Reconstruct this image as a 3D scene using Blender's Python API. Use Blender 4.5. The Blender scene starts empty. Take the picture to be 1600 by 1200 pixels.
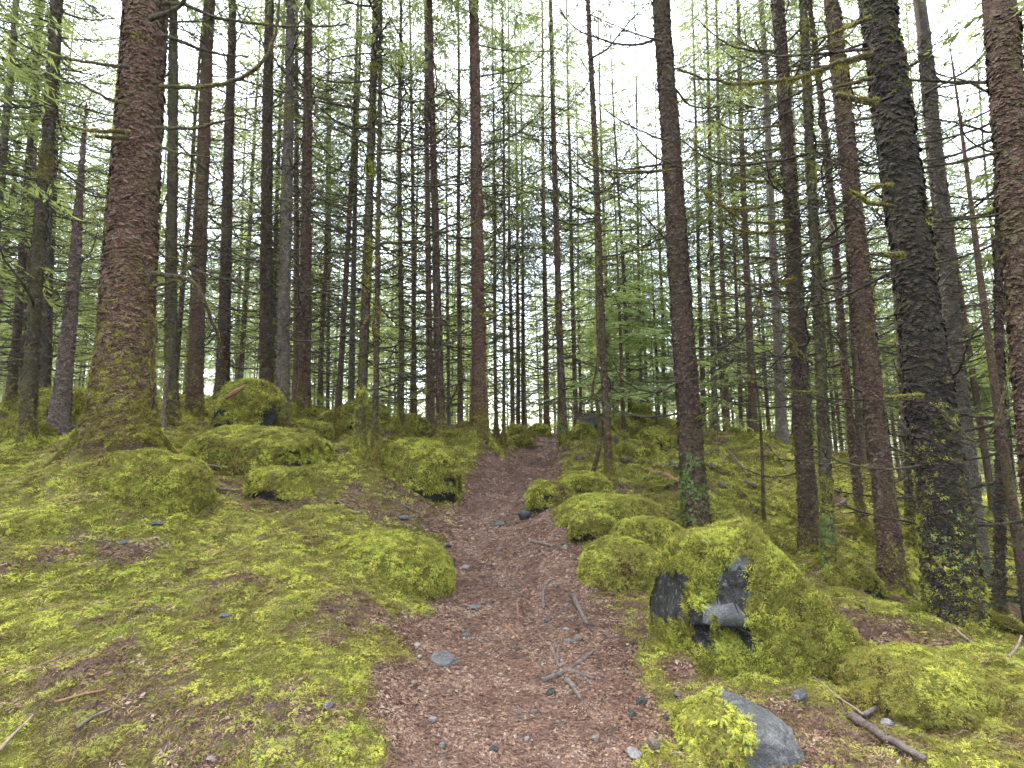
import bpy, math, random
import numpy as np
from mathutils import Vector, Matrix, Quaternion

scene = bpy.context.scene
COL = scene.collection
# ------------------------------------------------------------------ camera, sky, sun, exposure
PITCH, ROLL, FPX, EYE = math.radians(6.7), math.radians(1.0), 800.0, 1.6
cam_d = bpy.data.cameras.new('camera')
cam_d.sensor_width = 36.0; cam_d.lens = 36.0 * FPX / 1600.0
cam_d.clip_start = 0.05; cam_d.clip_end = 1000.0
cam = bpy.data.objects.new('camera', cam_d); COL.objects.link(cam)
CAM = np.array([0.0, 0.0, EYE])
FWD = np.array([0, math.cos(PITCH), math.sin(PITCH)])
U0 = np.array([0, -math.sin(PITCH), math.cos(PITCH)]); R0 = np.array([1.0, 0, 0])
RGT = R0 * math.cos(ROLL) - U0 * math.sin(ROLL)
UPV = U0 * math.cos(ROLL) + R0 * math.sin(ROLL)
M = Matrix(((RGT[0], UPV[0], -FWD[0], 0), (RGT[1], UPV[1], -FWD[1], 0), (RGT[2], UPV[2], -FWD[2], EYE), (0, 0, 0, 1)))
cam.matrix_world = M
scene.camera = cam

world = bpy.data.worlds.new('World'); scene.world = world; world.use_nodes = True
wn, wl = world.node_tree.nodes, world.node_tree.links
for n in list(wn): wn.remove(n)
SUN_EL, SUN_AZ = math.radians(62), math.radians(-40)      # azimuth from +Y towards +X
sky = wn.new('ShaderNodeTexSky'); sky.sky_type = 'NISHITA'; sky.sun_disc = False
sky.sun_elevation = SUN_EL; sky.sun_rotation = SUN_AZ
bg1 = wn.new('ShaderNodeBackground'); wl.new(sky.outputs[0], bg1.inputs[0]); bg1.inputs[1].default_value = 0.05
# even overcast layer: CIE overcast sky, luminance (1 + 2 sin(elevation)) / 3
tc = wn.new('ShaderNodeTexCoord'); sp = wn.new('ShaderNodeSeparateXYZ'); wl.new(tc.outputs['Generated'], sp.inputs[0])
mx = wn.new('ShaderNodeMath'); mx.operation = 'MAXIMUM'; wl.new(sp.outputs[2], mx.inputs[0]); mx.inputs[1].default_value = 0.0
ma = wn.new('ShaderNodeMath'); ma.operation = 'MULTIPLY_ADD'; wl.new(mx.outputs[0], ma.inputs[0])
ma.inputs[1].default_value = 2 * 0.18; ma.inputs[2].default_value = 0.18
bg2 = wn.new('ShaderNodeBackground'); bg2.inputs[0].default_value = (0.97, 0.97, 0.98, 1); wl.new(ma.outputs[0], bg2.inputs[1])
ad = wn.new('ShaderNodeAddShader'); wl.new(bg1.outputs[0], ad.inputs[0]); wl.new(bg2.outputs[0], ad.inputs[1])
wo = wn.new('ShaderNodeOutputWorld'); wl.new(ad.outputs[0], wo.inputs[0])

sun_d = bpy.data.lights.new('sun', 'SUN'); sun_d.energy = 1.5; sun_d.angle = math.radians(14); sun_d.color = (1.0, 0.96, 0.90)
sun = bpy.data.objects.new('sun', sun_d); COL.objects.link(sun)
sdir = Vector((math.sin(SUN_AZ) * math.cos(SUN_EL), math.cos(SUN_AZ) * math.cos(SUN_EL), math.sin(SUN_EL)))
sun.rotation_euler = sdir.to_track_quat('Z', 'Y').to_euler()

vs = scene.view_settings
vs.view_transform = 'Standard'; vs.look = 'None'; vs.gamma = 1.0; vs.use_curve_mapping = False
vs.exposure = 3.25
scene.render.engine = 'CYCLES'
cy = scene.cycles
cy.use_denoising = True; cy.denoiser = 'OPENIMAGEDENOISE'
cy.max_bounces = 4; cy.diffuse_bounces = 3; cy.glossy_bounces = 1; cy.transmission_bounces = 2; cy.transparent_max_bounces = 2; cy.use_light_tree = False
cy.use_adaptive_sampling = True; cy.adaptive_threshold = 0.025
HAZE = 0.0005
cy.volume_bounces = 0; cy.volume_step_rate = 5; cy.volume_max_steps = 64
cy.caustics_reflective = False; cy.caustics_refractive = False

# ------------------------------------------------------------------ numeric helpers
rng = np.random.default_rng(11)
def pix(px, py, d):
    """point seen at pixel (px,py) of the 1600x1200 picture at depth d along the lens axis"""
    return CAM + d * (FWD + (px - 800.0) / FPX * RGT + (600.0 - py) / FPX * UPV)
_T = np.random.default_rng(3).random((32, 32, 32)).astype(np.float32)
def vnoise(p):
    p = np.asarray(p, dtype=np.float64); i = np.floor(p).astype(int); f = p - i; f = f * f * (3 - 2 * f); i &= 31; j = (i + 1) & 31
    x0, y0, z0 = i[..., 0], i[..., 1], i[..., 2]; x1, y1, z1 = j[..., 0], j[..., 1], j[..., 2]
    fx, fy, fz = f[..., 0], f[..., 1], f[..., 2]
    a = _T[x0, y0, z0] * (1 - fx) + _T[x1, y0, z0] * fx; b = _T[x0, y1, z0] * (1 - fx) + _T[x1, y1, z0] * fx
    c = _T[x0, y0, z1] * (1 - fx) + _T[x1, y0, z1] * fx; d = _T[x0, y1, z1] * (1 - fx) + _T[x1, y1, z1] * fx
    return (a * (1 - fy) + b * fy) * (1 - fz) + (c * (1 - fy) + d * fy) * fz
def fbm(p, octv=3, lac=2.1, gain=0.5):
    p = np.asarray(p, float); s = 0; a = 1; t = 0
    for k in range(octv):
        s = s + a * (vnoise(p + 7.3 * k) - 0.5); t += a; p = p * lac; a *= gain
    return s / t * 2
def sstep(a, b, x):
    t = np.clip((x - a) / (b - a), 0, 1); return t * t * (3 - 2 * t)
def unit(v): return v / np.maximum(np.linalg.norm(v, axis=-1, keepdims=True), 1e-9)

# ------------------------------------------------------------------ mesh helpers
def mesh(name, V, quads=None, tris=None, mat=None, smooth=True):
    V = np.asarray(V, np.float32).reshape(-1, 3)
    q = np.zeros((0, 4), int) if quads is None else np.asarray(quads, int).reshape(-1, 4)
    t = np.zeros((0, 3), int) if tris is None else np.asarray(tris, int).reshape(-1, 3)
    me = bpy.data.meshes.new(name)
    me.vertices.add(len(V)); me.vertices.foreach_set('co', V.ravel())
    nl = 4 * len(q) + 3 * len(t)
    if nl:
        me.loops.add(nl); me.loops.foreach_set('vertex_index', np.concatenate([q.ravel(), t.ravel()]).astype(np.int32))
        tot = np.concatenate([np.full(len(q), 4), np.full(len(t), 3)]).astype(np.int32)
        st = np.concatenate([[0], np.cumsum(tot)[:-1]]).astype(np.int32)
        me.polygons.add(len(tot)); me.polygons.foreach_set('loop_start', st); me.polygons.foreach_set('loop_total', tot)
        me.polygons.foreach_set('use_smooth', np.full(len(tot), smooth))
    me.update(calc_edges=True); me.validate()
    if mat: me.materials.append(mat)
    return me
class MB:
    """collects pieces of one part"""
    def __init__(s): s.V = []; s.Q = []; s.T = []; s.n = 0
    def add(s, V, Q=None, T=None):
        V = np.asarray(V, float).reshape(-1, 3)
        if Q is not None and len(Q): s.Q.append(np.asarray(Q, int).reshape(-1, 4) + s.n)
        if T is not None and len(T): s.T.append(np.asarray(T, int).reshape(-1, 3) + s.n)
        s.V.append(V); s.n += len(V)
    def get(s):
        return (np.concatenate(s.V) if s.V else np.zeros((0, 3)), np.concatenate(s.Q) if s.Q else None, np.concatenate(s.T) if s.T else None)
    def mesh(s, name, mat, smooth=True):
        V, Q, T = s.get(); return mesh(name, V, Q, T, mat, smooth)
def obj(name, me, parent=None, loc=None, kind=None):
    o = bpy.data.objects.new(name, me); COL.objects.link(o)
    if parent is not None: o.parent = parent
    if loc is not None: o.location = loc
    if kind: o['kind'] = kind
    return o
def tag(o, label, cat, group=None, kind=None):
    o['label'] = label; o['category'] = cat
    if group: o['group'] = group
    if kind: o['kind'] = kind
    return o
def tube(P, R, sides=6, cap=True, wob=0.0, seed=0):
    P = np.asarray(P, float); n = len(P); R = np.broadcast_to(np.asarray(R, float), (n,))
    T = unit(np.gradient(P, axis=0)); ref = np.array([0.0, 0, 1]) if abs(T[0, 2]) < 0.8 else np.array([1.0, 0, 0])
    U = np.zeros((n, 3)); u = unit(np.cross(T[0], ref))
    for i in range(n):
        u = unit(u - T[i] * np.dot(u, T[i])); U[i] = u
    W = np.cross(T, U); a = np.linspace(0, 2 * np.pi, sides, endpoint=False)
    dirs = U[:, None] * np.cos(a)[None, :, None] + W[:, None] * np.sin(a)[None, :, None]
    V = P[:, None] + dirs * R[:, None, None]
    if wob: V = V + dirs * (R[:, None] * wob * fbm(V * (0.35 / max(R.max(), 1e-3)) + seed, 2))[..., None]
    V = V.reshape(-1, 3)
    i = np.arange(n - 1)[:, None] * sides; k = np.arange(sides)[None]; k2 = (k + 1) % sides
    Q = np.stack([i + k, i + k2, i + sides + k2, i + sides + k], -1).reshape(-1, 4)
    Tn = None
    if cap:
        V = np.concatenate([V, P[:1] - T[:1] * R[0] * 0.3, P[-1:] + T[-1:] * R[-1] * 0.5]); c0 = n * sides; kk = np.arange(sides); kk2 = (kk + 1) % sides
        Tn = np.concatenate([np.stack([np.full(sides, c0), kk2, kk], -1), np.stack([np.full(sides, c0 + 1), (n - 1) * sides + kk, (n - 1) * sides + kk2], -1)])
    return V, Q, Tn
def smooth_path(pts, n):
    pts = np.asarray(pts, float); m = len(pts)
    if m == 2: return pts[0] + np.linspace(0, 1, n)[:, None] * (pts[1] - pts[0])
    t = np.linspace(0, m - 1, n); i = np.clip(t.astype(int), 0, m - 2); f = (t - i)[:, None]
    g = lambda k: pts[np.clip(k, 0, m - 1)]
    p0, p1, p2, p3 = g(i - 1), g(i), g(i + 1), g(i + 2)
    return 0.5 * (2 * p1 + (p2 - p0) * f + (2 * p0 - 5 * p1 + 4 * p2 - p3) * f ** 2 + (3 * p1 - p0 - 3 * p2 + p3) * f ** 3)
def tri_of(Q, T):
    L = []
    if Q is not None and len(Q): L += [Q[:, [0, 1, 2]], Q[:, [0, 2, 3]]]
    if T is not None and len(T): L.append(T)
    return np.concatenate(L)
def sample(V, F, n, r, weight=None):
    """n random points on triangles F with their normals"""
    a, b, c = V[F[:, 0]], V[F[:, 1]], V[F[:, 2]]; N = np.cross(b - a, c - a); A = np.linalg.norm(N, axis=1)
    w = A if weight is None else A * weight
    if w.sum() <= 0: return np.zeros((0, 3)), np.zeros((0, 3))
    k = r.choice(len(F), n, p=w / w.sum()); u, v = r.random(n), r.random(n); m = u + v > 1; u[m], v[m] = 1 - u[m], 1 - v[m]
    return a[k] + u[:, None] * (b - a)[k] + v[:, None] * (c - a)[k], unit(N[k])
def ico(sub):
    import bmesh
    bm = bmesh.new(); bmesh.ops.create_icosphere(bm, subdivisions=sub, radius=1.0)
    V = np.array([v.co for v in bm.verts]); F = np.array([[v.index for v in f.verts] for f in bm.faces]); bm.free(); return V, F
ICO = {k: ico(k) for k in (1, 2, 3, 4, 5)}

# ------------------------------------------------------------------ materials
def newmat(name):
    m = bpy.data.materials.new(name); m.use_nodes = True; nt = m.node_tree
    for n in list(nt.nodes): nt.nodes.remove(n)
    return m, nt
def nd(nt, typ, **kw):
    n = nt.nodes.new(typ)
    for k, v in kw.items():
        if k.startswith('i_'): n.inputs[k[2:].replace('_', ' ')].default_value = v
        else: setattr(n, k, v)
    return n
def noise(nt, vec, scale, detail=3, rough=0.6):
    n = nd(nt, 'ShaderNodeTexNoise'); n.inputs['Scale'].default_value = scale; n.inputs['Detail'].default_value = detail; n.inputs['Roughness'].default_value = rough
    nt.links.new(vec, n.inputs['Vector']); return n.outputs['Fac']
def ramp(nt, fac, stops):
    r = nd(nt, 'ShaderNodeValToRGB'); nt.links.new(fac, r.inputs[0]); e = r.color_ramp.elements
    while len(e) < len(stops): e.new(0.5)
    for k, (p, c) in enumerate(stops):
        e[k].position = p; e[k].color = (c[0], c[1], c[2], 1) if not isinstance(c, (int, float)) else (c, c, c, 1)
    return r.outputs[0]
def mixc(nt, fac, a, b):
    m = nd(nt, 'ShaderNodeMix', data_type='RGBA')
    for s, v in ((m.inputs[0], fac), (m.inputs[6], a), (m.inputs[7], b)):
        if hasattr(v, 'is_output') or hasattr(v, 'links'): nt.links.new(v, s)
        else: s.default_value = v if isinstance(v, (int, float)) else (v[0], v[1], v[2], 1)
    return m.outputs[2]
def mth(nt, op, a, b=0.0, clamp=False):
    m = nd(nt, 'ShaderNodeMath', operation=op); m.use_clamp = clamp
    for s, v in ((m.inputs[0], a), (m.inputs[1], b)):
        if isinstance(v, (int, float)): s.default_value = v
        else: nt.links.new(v, s)
    return m.outputs[0]
def finish(nt, col, rough=0.9, bump=None, bstr=0.5, bdist=0.01, spec=0.3, transl=0.0):
    p = nd(nt, 'ShaderNodeBsdfPrincipled'); p.inputs['Specular IOR Level'].default_value = spec
    if isinstance(rough, (int, float)): p.inputs['Roughness'].default_value = rough
    else: nt.links.new(rough, p.inputs['Roughness'])
    if hasattr(col, 'links'): nt.links.new(col, p.inputs['Base Color'])
    else: p.inputs['Base Color'].default_value = (*col, 1)
    if bump is not None:
        b = nd(nt, 'ShaderNodeBump'); b.inputs['Strength'].default_value = bstr; b.inputs['Distance'].default_value = bdist
        nt.links.new(bump, b.inputs['Height']); nt.links.new(b.outputs[0], p.inputs['Normal'])
    out = nd(nt, 'ShaderNodeOutputMaterial'); sh = p.outputs[0]
    if transl:
        t = nd(nt, 'ShaderNodeBsdfTranslucent')
        if hasattr(col, 'links'): nt.links.new(col, t.inputs[0])
        else: t.inputs[0].default_value = (*col, 1)
        m = nd(nt, 'ShaderNodeMixShader'); m.inputs[0].default_value = transl; nt.links.new(sh, m.inputs[1]); nt.links.new(t.outputs[0], m.inputs[2]); sh = m.outputs[0]
    nt.links.new(sh, out.inputs[0])
def wpos(nt): return nd(nt, 'ShaderNodeNewGeometry').outputs['Position']
def opos(nt): return nd(nt, 'ShaderNodeTexCoord').outputs['Object']
def scaled(nt, vec, s):
    m = nd(nt, 'ShaderNodeMapping'); m.inputs['Scale'].default_value = s; nt.links.new(vec, m.inputs[0]); return m.outputs[0]

def bark_mat(name, c_dark, c_mid, c_light, lichen=0.3, moss=0.2, mosscol=(0.10, 0.11, 0.02)):
    m, nt = newmat(name); v = opos(nt)
    oi = nd(nt, 'ShaderNodeObjectInfo').outputs['Random']
    a = nd(nt, 'ShaderNodeVectorMath', operation='ADD'); nt.links.new(v, a.inputs[0])
    cm = nd(nt, 'ShaderNodeCombineXYZ'); nt.links.new(mth(nt, 'MULTIPLY', oi, 37.0), cm.inputs[2]); nt.links.new(cm.outputs[0], a.inputs[1]); v = a.outputs[0]
    sv = scaled(nt, v, (1, 1, 2.1))
    vo = nd(nt, 'ShaderNodeTexVoronoi', feature='DISTANCE_TO_EDGE'); vo.inputs['Scale'].default_value = 22; 
    wv = nd(nt, 'ShaderNodeVectorMath', operation='ADD'); nt.links.new(sv, wv.inputs[0])
    nz = nd(nt, 'ShaderNodeTexNoise'); nz.inputs['Scale'].default_value = 14; nt.links.new(sv, nz.inputs['Vector'])
    sc = nd(nt, 'ShaderNodeVectorMath', operation='SCALE'); nt.links.new(nz.outputs['Color'], sc.inputs[0]); sc.inputs['Scale'].default_value = 0.08
    nt.links.new(sc.outputs[0], wv.inputs[1]); nt.links.new(wv.outputs[0], vo.inputs['Vector'])
    crack = ramp(nt, vo.outputs['Distance'], [(0.0, 0.0), (0.16, 1.0)])
    f1 = noise(nt, sv, 9, 5, 0.7); f2 = noise(nt, v, 2.2, 4, 0.65); f3 = noise(nt, v, 45, 3, 0.7)
    col = ramp(nt, f1, [(0.30, c_dark), (0.5, c_mid), (0.72, c_light)])
    isl = nd(nt, 'ShaderNodeNewGeometry').outputs['Random Per Island']
    col = mixc(nt, ramp(nt, isl, [(0.45, 0.0), (1.0, 0.55)]), col, c_light); col = mixc(nt, ramp(nt, isl, [(0.0, 0.6), (0.3, 0.0)]), col, c_dark)
    col = mixc(nt, mth(nt, 'MULTIPLY', mth(nt, 'SUBTRACT', 1.0, crack), 0.75), col, tuple(x * 0.45 for x in c_dark))
    lf = ramp(nt, noise(nt, v, 5.5, 5, 0.75), [(0.56, 0.0), (0.66, 1.0)])
    col = mixc(nt, mth(nt, 'MULTIPLY', lf, lichen), col, (0.27, 0.27, 0.24))
    mf = ramp(nt, noise(nt, scaled(nt, v, (1, 1, 0.7)), 2.6, 5, 0.7), [(0.46, 0.0), (0.62, 1.0)])
    col = mixc(nt, mth(nt, 'MULTIPLY', mf, moss), col, mosscol)
    h = mth(nt, 'ADD', mth(nt, 'MULTIPLY', crack, 0.6), mth(nt, 'ADD', mth(nt, 'MULTIPLY', f1, 0.8), mth(nt, 'MULTIPLY', f3, 0.35)))
    finish(nt, col, 0.85, h, 0.9, 0.02, 0.25)
    return m
BARK = {
 'red':   bark_mat('bark_red',   (0.034, 0.017, 0.014), (0.120, 0.062, 0.047), (0.23, 0.135, 0.105), 0.30, 0.25),
 'dark':  bark_mat('bark_dark',  (0.018, 0.011, 0.009), (0.072, 0.042, 0.033), (0.15, 0.096, 0.075), 0.25, 0.2),
 'black': bark_mat('bark_black', (0.007, 0.0055, 0.005), (0.022, 0.015, 0.013), (0.060, 0.040, 0.033), 0.08, 0.15),
 'brown': bark_mat('bark_brown', (0.028, 0.016, 0.012), (0.100, 0.056, 0.042), (0.19, 0.116, 0.086), 0.30, 0.30),
 'grey':  bark_mat('bark_grey',  (0.050, 0.038, 0.034), (0.12, 0.092, 0.080), (0.20, 0.165, 0.145), 0.55, 0.25),
 'pale':  bark_mat('bark_pale',  (0.07, 0.048, 0.042), (0.17, 0.12, 0.105), (0.26, 0.20, 0.18), 0.35, 0.12),
 'mossy': bark_mat('bark_mossy', (0.024, 0.018, 0.013), (0.066, 0.050, 0.034), (0.12, 0.095, 0.065), 0.30, 0.6, (0.085, 0.09, 0.02)),
 'twig':  bark_mat('twig',       (0.022, 0.018, 0.014), (0.055, 0.042, 0.032), (0.10, 0.08, 0.06), 0.25, 0.30, (0.10, 0.10, 0.03)),
}
def moss_mat(name, cols, transl=0.25, scale=1.0, surface=False):
    m, nt = newmat(name); v = wpos(nt)
    a = noise(nt, v, 1.1 * scale, 4, 0.6); b = noise(nt, v, 4.5 * scale, 4, 0.65)
    r = nd(nt, 'ShaderNodeObjectInfo').outputs['Random'] if not surface else noise(nt, v, 40, 3)
    f = mth(nt, 'ADD', mth(nt, 'MULTIPLY', a, 0.55), mth(nt, 'ADD', mth(nt, 'MULTIPLY', b, 0.35), mth(nt, 'MULTIPLY', r, 0.18)))
    n = len(cols); col = ramp(nt, f, [(0.34 + 0.42 * k / (n - 1), c) for k, c in enumerate(cols)])
    if not surface:
        hs = nd(nt, 'ShaderNodeHueSaturation'); nt.links.new(col, hs.inputs['Color']); nt.links.new(ramp(nt, nd(nt, 'ShaderNodeObjectInfo').outputs['Random'], [(0.0, 0.55), (0.5, 1.12), (1.0, 1.7)]), hs.inputs['Value']); col = hs.outputs[0]
    bump = noise(nt, v, 60, 4, 0.7) if surface else None
    finish(nt, col, 0.95, bump, 1.0, 0.03, 0.15, transl)
    return m
MOSS = moss_mat('moss', [(0.080, 0.054, 0.026), (0.15, 0.115, 0.038), (0.235, 0.208, 0.044), (0.135, 0.152, 0.032), (0.32, 0.312, 0.052), (0.20, 0.242, 0.040), (0.36, 0.305, 0.085)])
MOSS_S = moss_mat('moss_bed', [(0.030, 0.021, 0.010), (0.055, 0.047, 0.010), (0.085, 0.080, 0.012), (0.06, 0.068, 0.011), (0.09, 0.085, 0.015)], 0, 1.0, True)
MOSS_T = moss_mat('trunk_moss', [(0.08, 0.058, 0.024), (0.14, 0.12, 0.028), (0.21, 0.195, 0.034), (0.16, 0.18, 0.03)])
MOSS_B = moss_mat('withered_moss', [(0.07, 0.048, 0.022), (0.13, 0.094, 0.040), (0.20, 0.155, 0.065), (0.16, 0.14, 0.04)])
MOSS_Y = moss_mat('yellow_moss', [(0.14, 0.115, 0.03), (0.22, 0.20, 0.035), (0.19, 0.205, 0.035)], 0.35)

def ground_mat():
    m, nt = newmat('forest_floor'); v = wpos(nt)
    at = nd(nt, 'ShaderNodeAttribute', attribute_name='moss').outputs['Fac']
    f1 = noise(nt, v, 6, 5, 0.7); f2 = noise(nt, v, 38, 4, 0.75); f3 = noise(nt, v, 130, 2, 0.7)
    soil = ramp(nt, f2, [(0.30, (0.028, 0.016, 0.013)), (0.5, (0.085, 0.046, 0.036)), (0.72, (0.17, 0.10, 0.078))])
    soil = mixc(nt, ramp(nt, f1, [(0.45, 0.0), (0.7, 0.55)]), soil, (0.105, 0.075, 0.062))
    a = noise(nt, v, 1.1, 4, 0.6); b = noise(nt, v, 4.5, 4, 0.65)
    g = mth(nt, 'ADD', mth(nt, 'MULTIPLY', a, 0.5), mth(nt, 'ADD', mth(nt, 'MULTIPLY', b, 0.3), mth(nt, 'MULTIPLY', f2, 0.25)))
    green = ramp(nt, g, [(0.34, (0.036, 0.024, 0.012)), (0.46, (0.075, 0.060, 0.014)), (0.56, (0.115, 0.108, 0.018)), (0.66, (0.09, 0.10, 0.016)), (0.76, (0.14, 0.12, 0.03))])
    k = mth(nt, 'MULTIPLY_ADD', at, 1.0); 
    edge = ramp(nt, mth(nt, 'ADD', at, mth(nt, 'MULTIPLY', mth(nt, 'SUBTRACT', f2, 0.5), 0.8)), [(0.35, 0.0), (0.62, 1.0)])
    col = mixc(nt, edge, soil, green)
    h = mth(nt, 'ADD', f2, mth(nt, 'MULTIPLY', f3, 0.5))
    finish(nt, col, 0.92, h, 0.9, 0.03, 0.25)
    return m
GROUND = ground_mat()
def path_mat():
    m, nt = newmat('path_dirt'); v = wpos(nt)
    f1 = noise(nt, v, 3.0, 5, 0.65); f2 = noise(nt, v, 42, 5, 0.8); f3 = noise(nt, v, 150, 2, 0.8)
    st = nd(nt, 'ShaderNodeTexVoronoi'); st.inputs['Scale'].default_value = 60; nt.links.new(v, st.inputs['Vector'])
    soil = ramp(nt, f2, [(0.28, (0.040, 0.024, 0.019)), (0.5, (0.115, 0.068, 0.052)), (0.74, (0.22, 0.145, 0.115))])
    grey = ramp(nt, f2, [(0.28, (0.060, 0.047, 0.042)), (0.5, (0.14, 0.110, 0.098)), (0.74, (0.24, 0.20, 0.18))])
    col = mixc(nt, ramp(nt, f1, [(0.42, 0.0), (0.66, 0.75)]), soil, grey)
    h = mth(nt, 'ADD', f2, mth(nt, 'MULTIPLY', f3, 0.6))
    finish(nt, col, 0.9, h, 0.8, 0.02, 0.3)
    return m
PATH = path_mat()
def rock_mat(name, cd, cm_, cl, lich=0.5):
    m, nt = newmat(name); v = wpos(nt)
    f1 = noise(nt, v, 5, 6, 0.7); f2 = noise(nt, v, 55, 4, 0.75); f3 = noise(nt, v, 12, 5, 0.8)
    col = ramp(nt, mth(nt, 'ADD', mth(nt, 'MULTIPLY', f1, 0.6), mth(nt, 'MULTIPLY', f2, 0.4)), [(0.34, cd), (0.5, cm_), (0.68, cl)])
    col = mixc(nt, mth(nt, 'MULTIPLY', ramp(nt, f3, [(0.55, 0.0), (0.63, 1.0)]), lich), col, (0.36, 0.37, 0.35))
    f4 = noise(nt, v, 140, 3, 0.8); col = mixc(nt, ramp(nt, f4, [(0.42, 0.45), (0.6, 0.0)]), col, tuple(x * 0.5 for x in cd)); finish(nt, col, 0.85, mth(nt, 'ADD', f1, mth(nt, 'ADD', mth(nt, 'MULTIPLY', f2, 0.7), mth(nt, 'MULTIPLY', f4, 0.3))), 1.0, 0.04, 0.3)
    return m
ROCK = rock_mat('rock_grey', (0.045, 0.046, 0.046), (0.12, 0.122, 0.12), (0.25, 0.25, 0.245))
ROCKD = rock_mat('rock_dark', (0.006, 0.006, 0.005), (0.018, 0.018, 0.015), (0.055, 0.054, 0.048), 0.12)
ROCKM = rock_mat('stone_dark', (0.022, 0.022, 0.021), (0.055, 0.055, 0.052), (0.13, 0.13, 0.125), 0.25)
ROCKW = rock_mat('rock_white', (0.16, 0.155, 0.15), (0.27, 0.26, 0.25), (0.40, 0.39, 0.38), 0.2)
ROCKT = rock_mat('rock_tan', (0.12, 0.088, 0.064), (0.20, 0.155, 0.118), (0.30, 0.25, 0.20), 0.15)
def simple_var(name, cols, scale=8, transl=0.0, rough=0.85, spec=0.25, rand=True, space='w', bump=0.0):
    m, nt = newmat(name); v = wpos(nt) if space == 'w' else opos(nt)
    f = noise(nt, v, scale, 3, 0.6)
    if rand: f = mth(nt, 'ADD', mth(nt, 'MULTIPLY', f, 0.6), mth(nt, 'MULTIPLY', nd(nt, 'ShaderNodeObjectInfo').outputs['Random'], 0.4))
    n = len(cols); col = ramp(nt, f, [(0.25 + 0.5 * k / max(n - 1, 1), c) for k, c in enumerate(cols)])
    finish(nt, col, rough, noise(nt, v, scale * 6, 3) if bump else None, bump, 0.01, spec, transl)
    return m
NEEDLE = simple_var('spruce_needles', [(0.14, 0.165, 0.045), (0.20, 0.25, 0.070), (0.27, 0.32, 0.10)], 0.7, 0.55)
NEEDLE_Y = simple_var('hemlock_needles', [(0.13, 0.19, 0.055), (0.18, 0.25, 0.075), (0.24, 0.31, 0.10)], 0.9, 0.4)
NEEDLE_D = simple_var('young_spruce_needles', [(0.035, 0.06, 0.035), (0.06, 0.10, 0.055)], 2, 0.25)
LEAF = simple_var('ivy_leaf', [(0.045, 0.075, 0.012), (0.085, 0.135, 0.02), (0.14, 0.19, 0.04)], 14, 0.3, 0.5, 0.4)
LITTER = simple_var('needle_litter', [(0.036, 0.019, 0.013), (0.090, 0.046, 0.031), (0.160, 0.094, 0.062), (0.28, 0.20, 0.145)], 30)
WOOD = simple_var('dead_wood', [(0.10, 0.075, 0.055), (0.20, 0.15, 0.115), (0.30, 0.24, 0.19)], 25, rand=False, bump=0.6)
WOOD_O = simple_var('split_wood', [(0.13, 0.065, 0.038), (0.23, 0.13, 0.075)], 25, rand=False, bump=0.6)
WOOD_G = simple_var('root_wood', [(0.05, 0.038, 0.032), (0.10, 0.08, 0.068), (0.17, 0.14, 0.12)], 25, rand=False, bump=0.8)
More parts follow.
